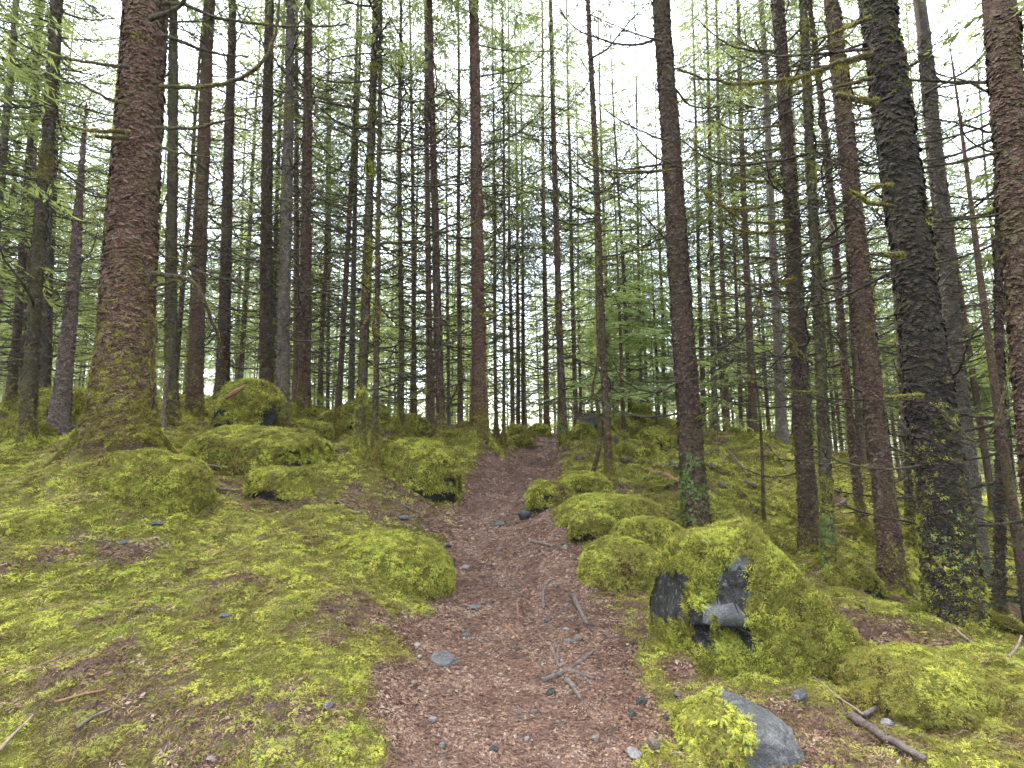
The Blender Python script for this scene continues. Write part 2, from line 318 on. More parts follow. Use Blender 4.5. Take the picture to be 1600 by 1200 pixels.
# ------------------------------------------------------------------ what stands where (pixels of the photograph, depth in metres)
# key, base px, base py, depth, top px (at y=0), width px, row of that width, bark, height, moss 0-1, base touches visible ground, label
TREES = [
 ('A', 187, 692, 6.5, 228, 86, 560, 'red', 27, 0.6, 1, 'massive scaly red-brown spruce trunk on the moss mound at left'),
 ('B', 90, 672, 9.0, 150, 21, 480, 'pale', 6.3, 0.1, 1, 'pale pinkish broken-topped snag just left of the massive spruce'),
 ('C', 40, 706, 8.0, 88, 19, 450, 'mossy', 21, 0.7, 1, 'thin moss-speckled spruce nearest the left edge of the picture'),
 ('D', 268, 668, 10.0, 266, 20, 400, 'mossy', 23, 0.4, 1, 'slim olive-brown spruce just right of the massive left trunk'),
 ('E', 303, 664, 10.8, 331, 25, 400, 'brown', 25, 0.4, 1, 'straight spruce leaning right, left of the peaked mossy boulder'),
 ('F', 347, 628, 13.0, 361, 20, 400, 'dark', 25, 0.2, 1, 'dark spruce rising behind the peaked mossy boulder'),
 ('G', 416, 640, 12.2, 424, 22, 400, 'dark', 26, 0.2, 1, 'dark left-hand trunk of the tight spruce pair behind the peaked boulder'),
 ('H', 441, 667, 10.6, 450, 21, 400, 'grey', 25, 0.3, 1, 'grey lichen-spotted spruce in front of the dark pair'),
 ('I', 463, 652, 16.0, 467, 11, 400, 'red', 23, 0.1, 0, 'very thin reddish spruce squeezed between two thicker trunks'),
 ('J', 474, 652, 13.0, 481, 21, 400, 'red', 26, 0.2, 1, 'reddish spruce right of the grey lichen-spotted one'),
 ('K', 500, 650, 20.0, 513, 8, 400, 'brown', 23, 0.1, 0, 'slender distant spruce alone in the gap right of the reddish trunk'),
 ('L', 528, 646, 17.0, 559, 10, 400, 'brown', 24, 0.1, 1, 'slim spruce leaning right, first of the close thin pair left of centre'),
 ('M', 548, 652, 18.0, 564, 10, 400, 'grey', 24, 0.1, 0, 'slim greyish spruce, second of the close thin pair left of centre'),
 ('N', 561, 716, 9.3, 589, 17, 520, 'mossy', 22, 0.9, 1, 'crooked dark mossy trunk left of the long mossy boulder'),
 ('O', 586, 726, 9.1, 592, 9, 500, 'mossy', 17, 0.8, 1, 'thin mossy pole hugging the crooked dark trunk'),
 ('P', 626, 684, 12.0, 628, 9, 450, 'mossy', 19, 0.8, 1, 'thin mossy pole behind the long mossy boulder'),
 ('Q', 648, 656, 17.0, 643, 9, 450, 'brown', 23, 0.1, 0, 'thin distant spruce right of the mossy pole'),
 ('R', 673, 672, 14.0, 667, 12, 450, 'red', 24, 0.1, 1, 'reddish spruce, left and farther one of the pair before the big central trunk'),
 ('S', 690, 690, 12.0, 672, 15, 450, 'dark', 25, 0.2, 1, 'dark spruce, right and nearer one of the pair before the big central trunk'),
 ('T', 719, 679, 16.0, 718, 9, 450, 'red', 23, 0.1, 1, 'thin reddish spruce just left of the big central trunk'),
 ('U', 749, 668, 12.5, 737, 26, 450, 'red', 27, 0.6, 1, 'thick red-brown central spruce on the bank left of the path'),
 ('V', 776, 684, 15.0, 768, 6, 500, 'brown', 18, 0.3, 0, 'skinny pole directly right of the thick central spruce'),
 ('W', 787, 692, 13.5, 784, 6, 500, 'mossy', 17, 0.6, 1, 'skinny mossy pole at the path edge beyond the central spruce'),
 ('X', 801, 672, 19.0, 795, 7, 500, 'brown', 22, 0.1, 0, 'skinny spruce left of the far end of the path, left of three'),
 ('Y', 809, 670, 21.0, 803, 7, 500, 'red', 23, 0.1, 0, 'skinny spruce left of the far end of the path, middle of three'),
 ('Z', 818, 670, 22.0, 815, 7, 500, 'brown', 24, 0.1, 0, 'skinny spruce left of the far end of the path, right of three'),
 ('AA', 854, 668, 20.0, 843, 10, 500, 'red', 25, 0.1, 1, 'spruce standing right where the path disappears'),
 ('AB', 881, 684, 14.0, 857, 14, 550, 'dark', 25, 0.4, 1, 'dark spruce with mossy foot on the right edge of the far path'),
 ('AC', 901, 665, 20.0, 884, 9, 550, 'red', 24, 0.1, 0, 'reddish spruce behind the grey-faced far boulder'),
 ('AD', 953, 752, 10.0, 918, 13, 600, 'brown', 22, 0.3, 1, 'slim brown spruce behind the pair of path-side mossy boulders'),
 ('AF', 1088, 830, 8.0, 1035, 39, 600, 'dark', 26, 0.3, 1, 'thick dark brown spruce behind the rock-faced boulder, ivy at its foot'),
 ('AG', 1268, 870, 8.0, 1212, 25, 450, 'dark', 25, 0.5, 1, 'dark spruce with drooping mossy limbs behind the green mossy pole'),
 ('AH', 1297, 906, 6.7, 1257, 17, 600, 'mossy', 20, 0.9, 1, 'green mossy pole with ivy leaves at its foot'),
 ('AI', 1351, 866, 9.0, 1264, 14, 600, 'brown', 21, 0.2, 1, 'slim leaning spruce between the mossy pole and the red-brown trunk'),
 ('AJ', 1398, 934, 6.5, 1306, 32, 650, 'brown', 24, 0.3, 1, 'red-brown leaning spruce left of the big dark right-hand trunk'),
 ('AK', 1497, 985, 4.7, 1375, 71, 750, 'black', 26, 0.9, 1, 'massive dark shaggy spruce trunk with moss tufts at right'),
 ('AL', 1530, 905, 8.2, 1430, 25, 300, 'grey', 25, 0.2, 0, 'greyish spruce partly hidden behind the massive dark right trunk'),
 ('AM', 1665, 1060, 4.6, 1556, 54, 200, 'brown', 25, 0.1, 0, 'smooth grey-brown trunk cut by the right edge of the picture'),
 ('AN', 1561, 1000, 6.0, 1557, 13, 700, 'dark', 16, 0.2, 0, 'thin dark pole right of the massive dark trunk'),
 ('AO', 1100, 674, 19.0, 1083, 9, 550, 'brown', 23, 0.1, 0, 'spruce on the ridge, first right of the thick dark brown trunk'),
 ('AP', 1118, 674, 18.0, 1100, 11, 550, 'grey', 24, 0.1, 0, 'greyish spruce on the ridge, second right of the thick dark brown trunk'),
 ('AQ', 1136, 682, 17.0, 1118, 10, 550, 'red', 24, 0.1, 1, 'reddish spruce on the ridge beside a small mossy boulder'),
 ('AR', 1157, 676, 20.0, 1137, 7, 550, 'brown', 22, 0.1, 0, 'skinny spruce on the ridge left of the dead sapling'),
 ('AS', 1178, 684, 16.0, 1153, 14, 550, 'brown', 25, 0.1, 1, 'stout brown spruce on the ridge behind the dead sapling'),
 ('AT', 1222, 694, 14.0, 1188, 17, 550, 'grey', 25, 0.1, 1, 'stout greyish spruce at the end of the mossy slope'),
 ('AU', 1244, 692, 15.0, 1222, 12, 550, 'brown', 24, 0.1, 0, 'brown spruce touching the edge of the mossy slope'),
 ('AV', 1346, 724, 15.0, 1300, 13, 550, 'brown', 24, 0.1, 1, 'spruce at the lower rim of the mossy slope'),
 ('AW', 1420, 800, 10.0, 1362, 14, 700, 'mossy', 20, 0.4, 0, 'thin mossy trunk glimpsed left of the massive dark trunk'),
 ('AX', 18, 614, 14.0, 60, 14, 450, 'dark', 23, 0.2, 0, 'dark trunk at the left edge behind the wide mossy boulder'),
 ('AY', 74, 604, 14.0, 100, 13, 450, 'dark', 22, 0.2, 0, 'dark slim trunk seen left of the pale snag'),
 ('AZ', 60, 640, 11.0, 84, 20, 400, 'grey', 23, 0.3, 0, 'greyish trunk behind the thin moss-speckled spruce'),
]
# mossy boulders: x0, x1, ytop, ybase, depth of front foot, bare-rock amount, boxiness, label
BOULDERS = [
 (915, 1042, 840, 926, 5.6, 0.10, 0.0, 'round mossy boulder just left of the rock-faced boulder'),
 (965, 1076, 812, 862, 6.3, 0.08, 0.0, 'flat mossy boulder behind the round one by the path'),
 (895, 966, 803, 842, 6.7, 0.12, 0.1, 'small mossy boulder with a dark hollow, mid row on the right path edge'),
 (862, 1044, 775, 822, 7.4, 0.15, 0.0, 'long low mossy boulder lying along the right path edge'),
 (823, 897, 741, 786, 8.3, 0.45, 0.7, 'blocky mossy boulder with a steep side right on the path edge'),
 (866, 958, 738, 782, 8.7, 0.15, 0.1, 'smooth domed mossy boulder behind the blocky one'),
 (590, 713, 684, 773, 9.0, 0.40, 0.2, 'long mossy boulder with a dark hollow face left of the path'),
 (320, 428, 596, 668, 9.5, 0.25, 0.25, 'peaked tall mossy boulder with a split branch on it'),
 (270, 476, 660, 742, 8.0, 0.05, 0.0, 'broad mossy mound in front of the peaked boulder'),
 (370, 470, 727, 778, 7.0, 0.10, 0.0, 'low mossy lump in the hollow before the broad mound'),
 (-20, 118, 608, 682, 9.6, 0.35, 0.1, 'wide mossy boulder with a dark side behind the pale snag'),
 (-45, 48, 656, 725, 8.2, 0.05, 0.0, 'mossy hump at the left edge of the picture'),
 (455, 512, 655, 690, 10.6, 0.10, 0.0, 'small round mossy boulder at the foot of the grey spruce'),
 (480, 560, 646, 682, 12.0, 0.20, 0.1, 'mossy boulder left of the crooked dark trunk'),
 (470, 512, 690, 716, 8.8, 0.05, 0.0, 'little moss cushion in the open ground left of the crooked trunk'),
 (600, 665, 650, 690, 12.8, 0.20, 0.1, 'mossy boulder between the thin mossy pole and the pair'),
 (515, 600, 628, 660, 16.0, 0.15, 0.0, 'far mossy boulder behind the thin close pair'),
 (905, 948, 644, 684, 17.0, 0.85, 0.6, 'pale grey-faced far boulder right of the path'),
 (893, 930, 664, 690, 14.5, 0.25, 0.2, 'mossy boulder in front of the grey-faced far boulder'),
 (822, 858, 665, 684, 18.0, 0.50, 0.3, 'grey and moss boulder where the path disappears'),
 (802, 832, 682, 700, 15.5, 0.05, 0.0, 'small moss cushion on the left edge of the far path'),
 (795, 822, 664, 686, 17.5, 0.10, 0.0, 'small mossy boulder left of the far end of the path'),
 (993, 1022, 632, 664, 16.0, 0.10, 0.1, 'yellow-green mossy boulder topping the pile right of the path'),
 (960, 1000, 655, 690, 14.5, 0.10, 0.1, 'mossy boulder in the pile left of the yellow-green topped one'),
 (1005, 1050, 668, 700, 13.0, 0.15, 0.1, 'mossy boulder in the pile left of the thick dark brown spruce'),
 (968, 1030, 690, 724, 11.8, 0.20, 0.0, 'mossy boulder at the front of the pile behind the slim brown spruce'),
 (1140, 1162, 668, 688, 16.5, 0.05, 0.1, 'little mossy block on the ridge'),
 (1316, 1392, 867, 926, 5.9, 0.40, 0.2, 'moss-capped dark boulder at the foot of the red-brown leaning spruce'),
]
GROUND_PTS = [  # px, py, depth
 (800,1200,2.55),(700,1200,2.53),(950,1200,2.55),(800,1100,3.19),(800,1000,4.2),(820,900,6.2),(800,850,7.6),(810,790,10.0),(820,740,13.0),(835,720,15.0),(845,697,22.0),(848,690,30.0),
 (300,1200,2.45),(0,1200,2.35),(100,1000,3.4),(300,1000,3.4),(300,1100,2.7),(560,1140,2.68),(500,1050,2.95),(480,980,3.55),(500,930,4.3),(640,980,4.5),(300,870,5.0),(100,870,4.9),(0,840,4.9),(420,830,5.7),(560,850,5.5),(470,865,5.2),(700,860,7.2),(660,800,8.4),(560,780,7.9),
 (200,790,6.0),(60,760,6.3),(310,775,6.9),(350,760,7.6),(500,745,8.2),(730,760,10.4),
 (1000,1100,3.15),(1000,1000,4.2),(960,930,5.5),(1100,1130,2.95),(1250,1130,2.85),(1400,1130,2.75),(1590,1140,2.55),(1590,1040,3.1),(1420,1030,3.7),(1400,970,5.0),(1200,930,5.2),(1120,860,7.4),
 (1200,800,9.6),(1100,770,10.2),(1300,800,10.0),(1000,770,9.7),(1060,710,13.0),(1180,730,12.5),(1270,740,12.5),(1300,716,16.0),(1210,690,17.5),(1000,690,14.5),(1440,830,12.0),(1590,880,11.0),(1560,1010,5.8),
 (940,690,15.0),(900,700,13.5),(600,665,15.0),(400,650,12.5),
]
EXTRA_W = [(0,60,2.2),(-30,30,3.6),(-60,30,5.0),(-15,45,3.2),(25,40,-1.0),(18,28,-0.9),(40,25,-4.0),(70,60,-5.0),(-70,90,6.0),(0,110,3.0),(90,0,-6),(-90,0,5),(-14,14,2.7),(-12,5,1.2),(-6,-4,0.3),(0,-6,0.0),(8,-4,-0.3),(14,6,-1.6),
           (0,-80,0.0),(-60,-60,2.0),(60,-60,-4),(70,110,-4),(7.5,26,1.2),(13,22,0.0),(-4,24,2.3),(5,34,1.6)]
ctrl = [pix(*c) for c in GROUND_PTS]
for t in TREES:
    if t[10]: ctrl.append(pix(t[1], t[2] + 4, t[3]))
for b in BOULDERS: ctrl.append(pix((b[0] + b[1]) / 2, b[3], b[4]))
ctrl = np.array([*ctrl, *[np.array(e, float) for e in EXTRA_W]])
def tps_fit(P, z, lam):
    n = len(P); r = np.linalg.norm(P[:, None] - P[None], axis=-1); K = np.where(r > 0, r ** 2 * np.log(np.maximum(r, 1e-9)), 0) + lam * np.eye(n)
    A = np.zeros((n + 3, n + 3)); A[:n, :n] = K; A[:n, n] = 1; A[:n, n + 1:] = P; A[n:, :n] = A[:n, n:].T
    return np.linalg.solve(A, np.concatenate([z, np.zeros(3)]))
# fit in log-polar-like space so near detail and far spread are balanced
def warp(xy):
    r = np.linalg.norm(xy, axis=-1, keepdims=True); return xy / np.maximum(r, 1e-6) * np.log1p(r / 3.0) * 5
CP = warp(ctrl[:, :2]); TW = tps_fit(CP, ctrl[:, 2], 0.4)
def tps(x, y):
    P = warp(np.stack([x, y], -1)); out = np.empty(len(P))
    for s in range(0, len(P), 20000):
        q = P[s:s + 20000]; r2 = ((q[:, None] - CP[None]) ** 2).sum(-1)
        out[s:s + 20000] = (0.5 * r2 * np.log(np.maximum(r2, 1e-18))) @ TW[:-3] + TW[-3] + q @ TW[-2:]
    return out
# path edges in world space
PE = [(1230,2.35,596,1010),(1200,2.55,600,1005),(1100,3.19,618,985),(1000,4.2,652,962),(950,5.0,682,940),(900,6.2,695,906),(850,7.6,702,900),(800,9.4,716,886),(760,11.5,756,868),(735,13.2,794,884),(718,15.5,810,884),(702,20.0,820,864),(694,26.0,830,858)]
_L = np.array([pix(l, y, d) for y, d, l, r in PE]); _R = np.array([pix(r, y, d) for y, d, l, r in PE])
PY = np.concatenate([[-30], (_L[:, 1] + _R[:, 1]) / 2, [40, 130]]); PLx = np.concatenate([[_L[0, 0]], _L[:, 0], [_L[-1, 0] - 0.5, _L[-1, 0] - 8]]); PRx = np.concatenate([[_R[0, 0]], _R[:, 0], [_R[-1, 0] - 0.5, _R[-1, 0] - 8]])
def pathd(x, y):
    """metres outside the path edge (negative on the path)"""
    return np.maximum(np.interp(y, PY, PLx) - x, x - np.interp(y, PY, PRx))
BUMPS = []      # x, y, amplitude, sigma
def Hbase(x, y): 
    z = tps(x, y)
    w = sstep(0.0, 0.7, pathd(x, y)) if BUMPS else 0
    for bx, by, a, s in BUMPS: z = z + w * a * np.exp(-((x - bx) ** 2 + (y - by) ** 2) / (2 * s * s))
    return z
def H(x, y):
    x = np.atleast_1d(np.asarray(x, float)); y = np.atleast_1d(np.asarray(y, float))
    pd = pathd(x, y) + 0.25 * fbm(np.stack([x * 1.7, y * 1.7, x * 0], -1), 2); off = sstep(0.0, 0.8, pd); e2 = sstep(-0.1, 0.25, pd)
    r = np.hypot(x, y); far = np.clip(r / 8, 1, 6)
    P = np.stack([x, y, 0 * x], -1)
    z = Hbase(x, y)
    z += off * (0.14 * fbm(P * 0.9 + 5, 3) + 0.09 * fbm(P * 2.7, 2)) * np.minimum(far, 2.0) + e2 * (0.05 * (0.5 - np.abs(fbm(P * 5.0 + 3, 2))) + 0.022 * fbm(P * 14, 2))
    z += (1 - off) * (0.03 * fbm(P * 2.0 + 9, 3)) + 0.004 * fbm(P * 25, 2)
    # lengthwise ridges of buried sticks on the slope to the right
    w = sstep(2.5, 4.0, x) * sstep(6.5, 8.5, y) * (1 - sstep(16, 22, y))
    z += w * 0.24 * (1 - np.abs(fbm(np.stack([(x - 0.5 * y) * 1.1, (x * 0.5 + y) * 0.30, 0 * x], -1) + 2, 2)) * 2)
    return z
def Hs(x, y): return float(H(x, y)[0])
def ground_at(px, py):
    t = np.geomspace(1.2, 90, 1500); P = pix(px, py, 0)[None] + t[:, None] * (pix(px, py, 1) - CAM)[None]
    below = P[:, 2] < H(P[:, 0], P[:, 1]); k = int(np.argmax(below)) if below.any() else len(t) - 1
    return P[k]
# moss-free brown patches (px, py, radius m, strength)
BROWN = [(580,800,0.6,0.8),(690,820,0.6,0.8),(500,790,0.5,0.5),(930,790,0.35,0.8),(950,900,0.4,0.8),(1000,950,0.4,0.7),(1090,850,0.35,0.5),(200,960,0.35,0.5),(250,1060,0.4,0.5),(420,1160,0.4,0.5),(60,1080,0.4,0.5),(660,800,0.55,0.8),(620,770,0.5,0.5),(360,770,0.6,0.8),(430,800,0.5,0.4),(300,1150,0.35,0.5),(160,1130,0.3,0.4),(520,1010,0.3,0.3),(1390,985,0.45,1.0),(1300,1150,0.45,0.9),(1150,1120,0.35,0.9),(1020,980,0.35,0.7),(560,830,0.45,0.4),(1440,1010,0.35,0.7),(1230,1170,0.3,0.9),(340,940,0.3,0.35),(480,1110,0.3,0.4),(60,930,0.3,0.35),(1040,745,0.4,0.6),(1210,760,0.7,0.35)]
_B = [(*ground_at(a, b)[:2], r, s) for a, b, r, s in BROWN]
def mossiness(x, y):
    P = np.stack([x, y, 0 * x], -1)
    m = sstep(-0.06, 0.20, pathd(x, y) + 0.30 * fbm(P * 2.6, 4))
    for bx, by, r, s in _B: m = m * (1 - s * np.exp(-((x - bx) ** 2 + (y - by) ** 2) / (r * r)))
    rr = np.hypot(x, y)
    return np.clip(m * (0.95 - 0.8 * sstep(0.12, 0.50, fbm(P * 1.6 + 40, 4))), 0, 1)

# ------------------------------------------------------------------ tuft library for moss and litter (kept out of the scene, used by the scatter groups)
def lib(name, metas):
    c = bpy.data.collections.new(name)
    for k, me in enumerate(metas):
        o = bpy.data.objects.new('%s_%02d' % (name, k), me); c.objects.link(o)
    return c
def strand_tuft(seed, n, rad, l0, l1, wid, lean, mat, hang=0.0):
    r = np.random.default_rng(seed); mb = MB()
    for i in range(n):
        a = r.uniform(0, 2 * np.pi); d = rad * math.sqrt(r.random()); p = np.array([math.cos(a) * d, math.sin(a) * d, -0.01])
        o = np.array([math.cos(a), math.sin(a), 0]) * (d / rad) + r.normal(0, 0.4, 3) * np.array([1, 1, 0]); L = r.uniform(l0, l1)
        dv = unit(np.array([0, 0, 1.0]) + o * lean); side = unit(np.cross(dv, r.normal(0, 1, 3)))
        w = wid * r.uniform(0.7, 1.3); q = p + dv * L * 0.55; e = q + unit(dv + o * 0.8 * lean + np.array([0, 0, -0.35])) * L * 0.5
        mb.add([p - side * w * 0.6, p + side * w * 0.6, q + side * w, q - side * w, e], [[0, 1, 2, 3]], [[3, 2, 4]])
    return mb.mesh('tuft', mat)
def feather_tuft(seed, n, rad, L0, mat, wid=0.005):
    r = np.random.default_rng(seed); mb = MB()
    for i in range(n):
        a = r.uniform(0, 2 * np.pi); d = rad * math.sqrt(r.random()); p = np.array([math.cos(a) * d, math.sin(a) * d, r.uniform(0, 0.012)])
        az = a + r.normal(0, 0.7); L = L0 * r.uniform(0.7, 1.3); f = np.array([math.cos(az), math.sin(az), 0]); s = np.array([-f[1], f[0], 0]); up = np.array([0, 0, 1.0])
        t = np.linspace(0, 1, 7); sp_ = p + f * (L * t)[:, None] + up * (L * (0.75 * t - 0.75 * t * t * r.uniform(0.8, 1.5)))[:, None]
        for k in range(6):
            pl = L * 0.36 * (1 - t[k] * 0.75) * r.uniform(0.8, 1.2)
            for sg in (-1, 1):
                b0, b1 = sp_[k], sp_[k + 1]; tip = b0 + (f * 0.7 + s * sg) * pl - up * pl * 0.25
                mb.add([b0, b0 + (b1 - b0) * 0.5, tip], None, [[0, 1, 2]])
    return mb.mesh('frond', mat)
def litter_patch(seed, n, rad, mat):
    r = np.random.default_rng(seed); mb = MB()
    for i in range(n):
        a, d = r.uniform(0, 6.28), rad * math.sqrt(r.random()); p = np.array([math.cos(a) * d, math.sin(a) * d, r.uniform(0.0, 0.008)])
        az = r.uniform(0, 6.28); L = r.uniform(0.010, 0.026); w = r.uniform(0.0010, 0.0026)
        f = np.array([math.cos(az), math.sin(az), r.normal(0, 0.18)]) * L / 2; s = np.array([-math.sin(az), math.cos(az), r.normal(0, 0.3)]) * w
        mb.add([p - f - s, p + f - s, p + f + s, p - f + s], [[0, 1, 2, 3]])
    for i in range(2):
        a, d = r.uniform(0, 6.28), rad * math.sqrt(r.random()); p = np.array([math.cos(a) * d, math.sin(a) * d, 0.006]); az = r.uniform(0, 6.28); L = r.uniform(0.008, 0.018)
        f = np.array([math.cos(az), math.sin(az), 0.15]) * L; s = np.array([-math.sin(az), math.cos(az), 0.1]) * L * 0.6
        mb.add([p - f, p + s, p + f, p - s], [[0, 1, 2, 3]])
    return mb.mesh('litter', mat)
def tufts(mat): return [strand_tuft(k, 28, 0.045, 0.018, 0.042, 0.0024, 0.9, mat) for k in range(4)] + [feather_tuft(20 + k, 10, 0.045, 0.045, mat) for k in range(2)]
LIB_MOSS = lib('moss_tufts', tufts(MOSS))
LIB_TRUNK = lib('trunk_moss_tufts', [strand_tuft(60 + k, 20, 0.04, 0.015, 0.035, 0.0024, 1.1, MOSS_T) for k in range(2)] + [feather_tuft(70 + k, 7, 0.04, 0.05, MOSS_T) for k in range(2)])
LIB_YEL = lib('yellow_moss_tufts', [strand_tuft(80 + k, 22, 0.03, 0.015, 0.04, 0.0022, 1.0, MOSS_Y) for k in range(3)])
LIB_LIT = lib('litter_patches', [litter_patch(90 + k, 34, 0.075, LITTER) for k in range(5)])
def leaf_mesh(seed, mat):
    r = np.random.default_rng(seed); mb = MB()
    for i in range(4):
        a = r.uniform(0, 6.28); p = np.array([math.cos(a), math.sin(a), 0]) * r.uniform(0, 0.02) + np.array([0, 0, r.uniform(0.005, 0.025)])
        az = r.uniform(0, 6.28); f = np.array([math.cos(az), math.sin(az), r.uniform(-0.4, 0.5)]); s = np.array([-math.sin(az), math.cos(az), r.uniform(-0.3, 0.3)]); L = r.uniform(0.010, 0.018)
        mb.add([p, p + f * L * 0.7 + s * L * 0.75, p + f * L * 1.7 + s * L * 0.45, p + f * L * 2.1, p + f * L * 1.7 - s * L * 0.45, p + f * L * 0.7 - s * L * 0.75], [[0, 1, 2, 3], [0, 3, 4, 5]])
    return mb.mesh('leaf', mat)
LIB_BROWN = lib('withered_moss_tufts', [strand_tuft(120 + k, 24, 0.045, 0.015, 0.04, 0.0022, 1.2, MOSS_B) for k in range(3)] + [feather_tuft(130, 8, 0.045, 0.045, MOSS_B)])
def twig_mesh(seed):
    r = np.random.default_rng(seed); t = np.linspace(0, 1, 6); L = 0.10; P = np.stack([L * (t - 0.5), 0.012 * np.sin(t * 4 + seed), 0.006 + 0.006 * np.sin(t * 5)], -1); mb = MB(); mb.add(*tube(P, 0.0028 * (1 - 0.5 * t), 4)); 
    mb.add(*tube(np.stack([P[3], P[3] + [0.015, 0.014, 0.004], P[3] + [0.03, 0.022, 0.006]]), [0.0015, 0.0012, 0.0008], 3)); return mb.mesh('twig', (WOOD_G, WOOD, WOOD_O)[seed % 3])
LIB_TWIG = lib('fallen_twigs_shapes', [twig_mesh(k) for k in range(6)])
LIB_LEAF = lib('ivy_leaves', [leaf_mesh(k, LEAF) for k in range(4)])
def scatter_group(name, coll):
    ng = bpy.data.node_groups.new(name, 'GeometryNodeTree')
    ng.interface.new_socket('Geometry', in_out='INPUT', socket_type='NodeSocketGeometry'); ng.interface.new_socket('Geometry', in_out='OUTPUT', socket_type='NodeSocketGeometry')
    gi, go = ng.nodes.new('NodeGroupInput'), ng.nodes.new('NodeGroupOutput')
    ci = ng.nodes.new('GeometryNodeCollectionInfo'); ci.inputs['Collection'].default_value = coll; ci.inputs['Separate Children'].default_value = True; ci.inputs['Reset Children'].default_value = True
    ip = ng.nodes.new('GeometryNodeInstanceOnPoints'); ip.inputs['Pick Instance'].default_value = True
    def na(n, t):
        a = ng.nodes.new('GeometryNodeInputNamedAttribute'); a.data_type = t; a.inputs['Name'].default_value = n; return a.outputs['Attribute']
    er = ng.nodes.new('FunctionNodeEulerToRotation'); L = ng.links.new
    L(na('rot', 'FLOAT_VECTOR'), er.inputs[0]); L(er.outputs[0], ip.inputs['Rotation']); L(na('scl', 'FLOAT'), ip.inputs['Scale']); L(na('pick', 'INT'), ip.inputs['Instance Index'])
    L(gi.outputs[0], ip.inputs['Points']); L(ci.outputs[0], ip.inputs['Instance']); L(ip.outputs[0], go.inputs[0])
    return ng
GN = {k: scatter_group('scatter_' + k, c) for k, c in (('moss', LIB_MOSS), ('trunk', LIB_TRUNK), ('yellow', LIB_YEL), ('litter', LIB_LIT), ('leaf', LIB_LEAF), ('brown', LIB_BROWN), ('twig', LIB_TWIG))}
NPICK = {'moss': 6, 'trunk': 4, 'yellow': 3, 'litter': 5, 'leaf': 4, 'brown': 4, 'twig': 6}
def scatter(name, key, P, N, S, r, parent=None, upmix=0.4):
    """P, N in the parent's space"""
    n = len(P)
    if n == 0: return None
    z = unit(N * (1 - upmix) + np.array([0, 0, upmix])); a = unit(np.cross(z, unit(r.normal(0, 1, (n, 3))))); b = np.cross(z, a)
    # columns a,b,z -> XYZ euler
    ry = -np.arcsin(np.clip(a[:, 2], -1, 1)); rx = np.arctan2(b[:, 2], z[:, 2]); rz = np.arctan2(a[:, 1], a[:, 0])
    me = mesh(name, P)
    me.attributes.new('rot', 'FLOAT_VECTOR', 'POINT').data.foreach_set('vector', np.stack([rx, ry, rz], -1).astype(np.float32).ravel())
    me.attributes.new('scl', 'FLOAT', 'POINT').data.foreach_set('value', np.asarray(S, np.float32))
    me.attributes.new('pick', 'INT', 'POINT').data.foreach_set('value', r.integers(0, NPICK[key], n).astype(np.int32))
    o = obj(name, me, parent, kind='stuff'); md = o.modifiers.new('scatter', 'NODES'); md.node_group = GN[key]
    return o

# ------------------------------------------------------------------ tree feet raise the ground a little
TB = {}
for t in TREES:
    p = pix(t[1], t[2], t[3]); TB[t[0]] = p
    rad = t[5] / FPX * t[3] / 2
    if t[3] < 15: BUMPS.append((p[0], p[1], 0.05 + 0.12 * rad if t[0] not in 'AU' else 0.45, 0.22 + 1.2 * rad))
# ------------------------------------------------------------------ ground sheet
th = np.concatenate([np.linspace(-math.radians(180), -math.radians(58), 50)[:-1], np.linspace(-math.radians(58), math.radians(58), 520), np.linspace(math.radians(58), math.radians(180), 50)[1:-1]])
rr = np.concatenate([[0.3, 0.9, 1.4], np.geomspace(1.8, 40, 250), np.geomspace(44, 220, 16)])
RR, TH = np.meshgrid(rr, th, indexing='ij'); gx, gy = (RR * np.sin(TH)).ravel(), (RR * np.cos(TH)).ravel()
gz = H(gx, gy); nr, nt_ = len(rr), len(th)
ii = np.arange(nr - 1)[:, None] * nt_; kk = np.arange(nt_)[None]; k2 = (kk + 1) % nt_
GQ = np.stack([ii + kk, ii + k2, ii + nt_ + k2, ii + nt_ + kk], -1).reshape(-1, 4)
GV = np.stack([gx, gy, gz], -1); gc = np.array([[0, 0, Hs(0, 0)]])
GT = np.stack([np.full(nt_, len(GV)), np.arange(nt_), (np.arange(nt_) + 1) % nt_], -1)[:, ::-1]
gme = mesh('ground', np.concatenate([GV, gc]), GQ, GT, GROUND)
gm = np.concatenate([mossiness(gx, gy), [0.0]])
gme.attributes.new('moss', 'FLOAT', 'POINT').data.foreach_set('value', gm.astype(np.float32))
ground = obj('ground', gme); ground['kind'] = 'structure'; ground['label'] = 'moss-covered forest floor rising left and falling away right'
# path sheet
ys = np.concatenate([np.linspace(-3, 2, 12), np.geomspace(2.1, 38, 260)]); us = np.linspace(0, 1, 30)
pl, pr = np.interp(ys, PY, PLx), np.interp(ys, PY, PRx)
jl = 0.14 * fbm(np.stack([ys * 1.6, ys * 0, ys * 0 + 1], -1), 3); jr = 0.14 * fbm(np.stack([ys * 1.6, ys * 0 + 5, ys * 0 + 2], -1), 3)
px_ = (pl + jl)[:, None] * (1 - us) + (pr + jr)[:, None] * us; py_ = np.repeat(ys[:, None], 30, 1)
pz_ = H(px_.ravel(), py_.ravel()) + 0.012 - 0.03 * (np.abs(np.tile(us, len(ys)) - 0.5) * 2) ** 6
i = np.arange(len(ys) - 1)[:, None] * 30; k = np.arange(29)[None]
pme = mesh('path', np.stack([px_.ravel(), py_.ravel(), pz_], -1), np.stack([i + k, i + k + 1, i + 30 + k + 1, i + 30 + k], -1).reshape(-1, 4), None, PATH)
path = obj('path', pme); path['kind'] = 'structure'; path['label'] = 'reddish-brown needle-strewn footpath'

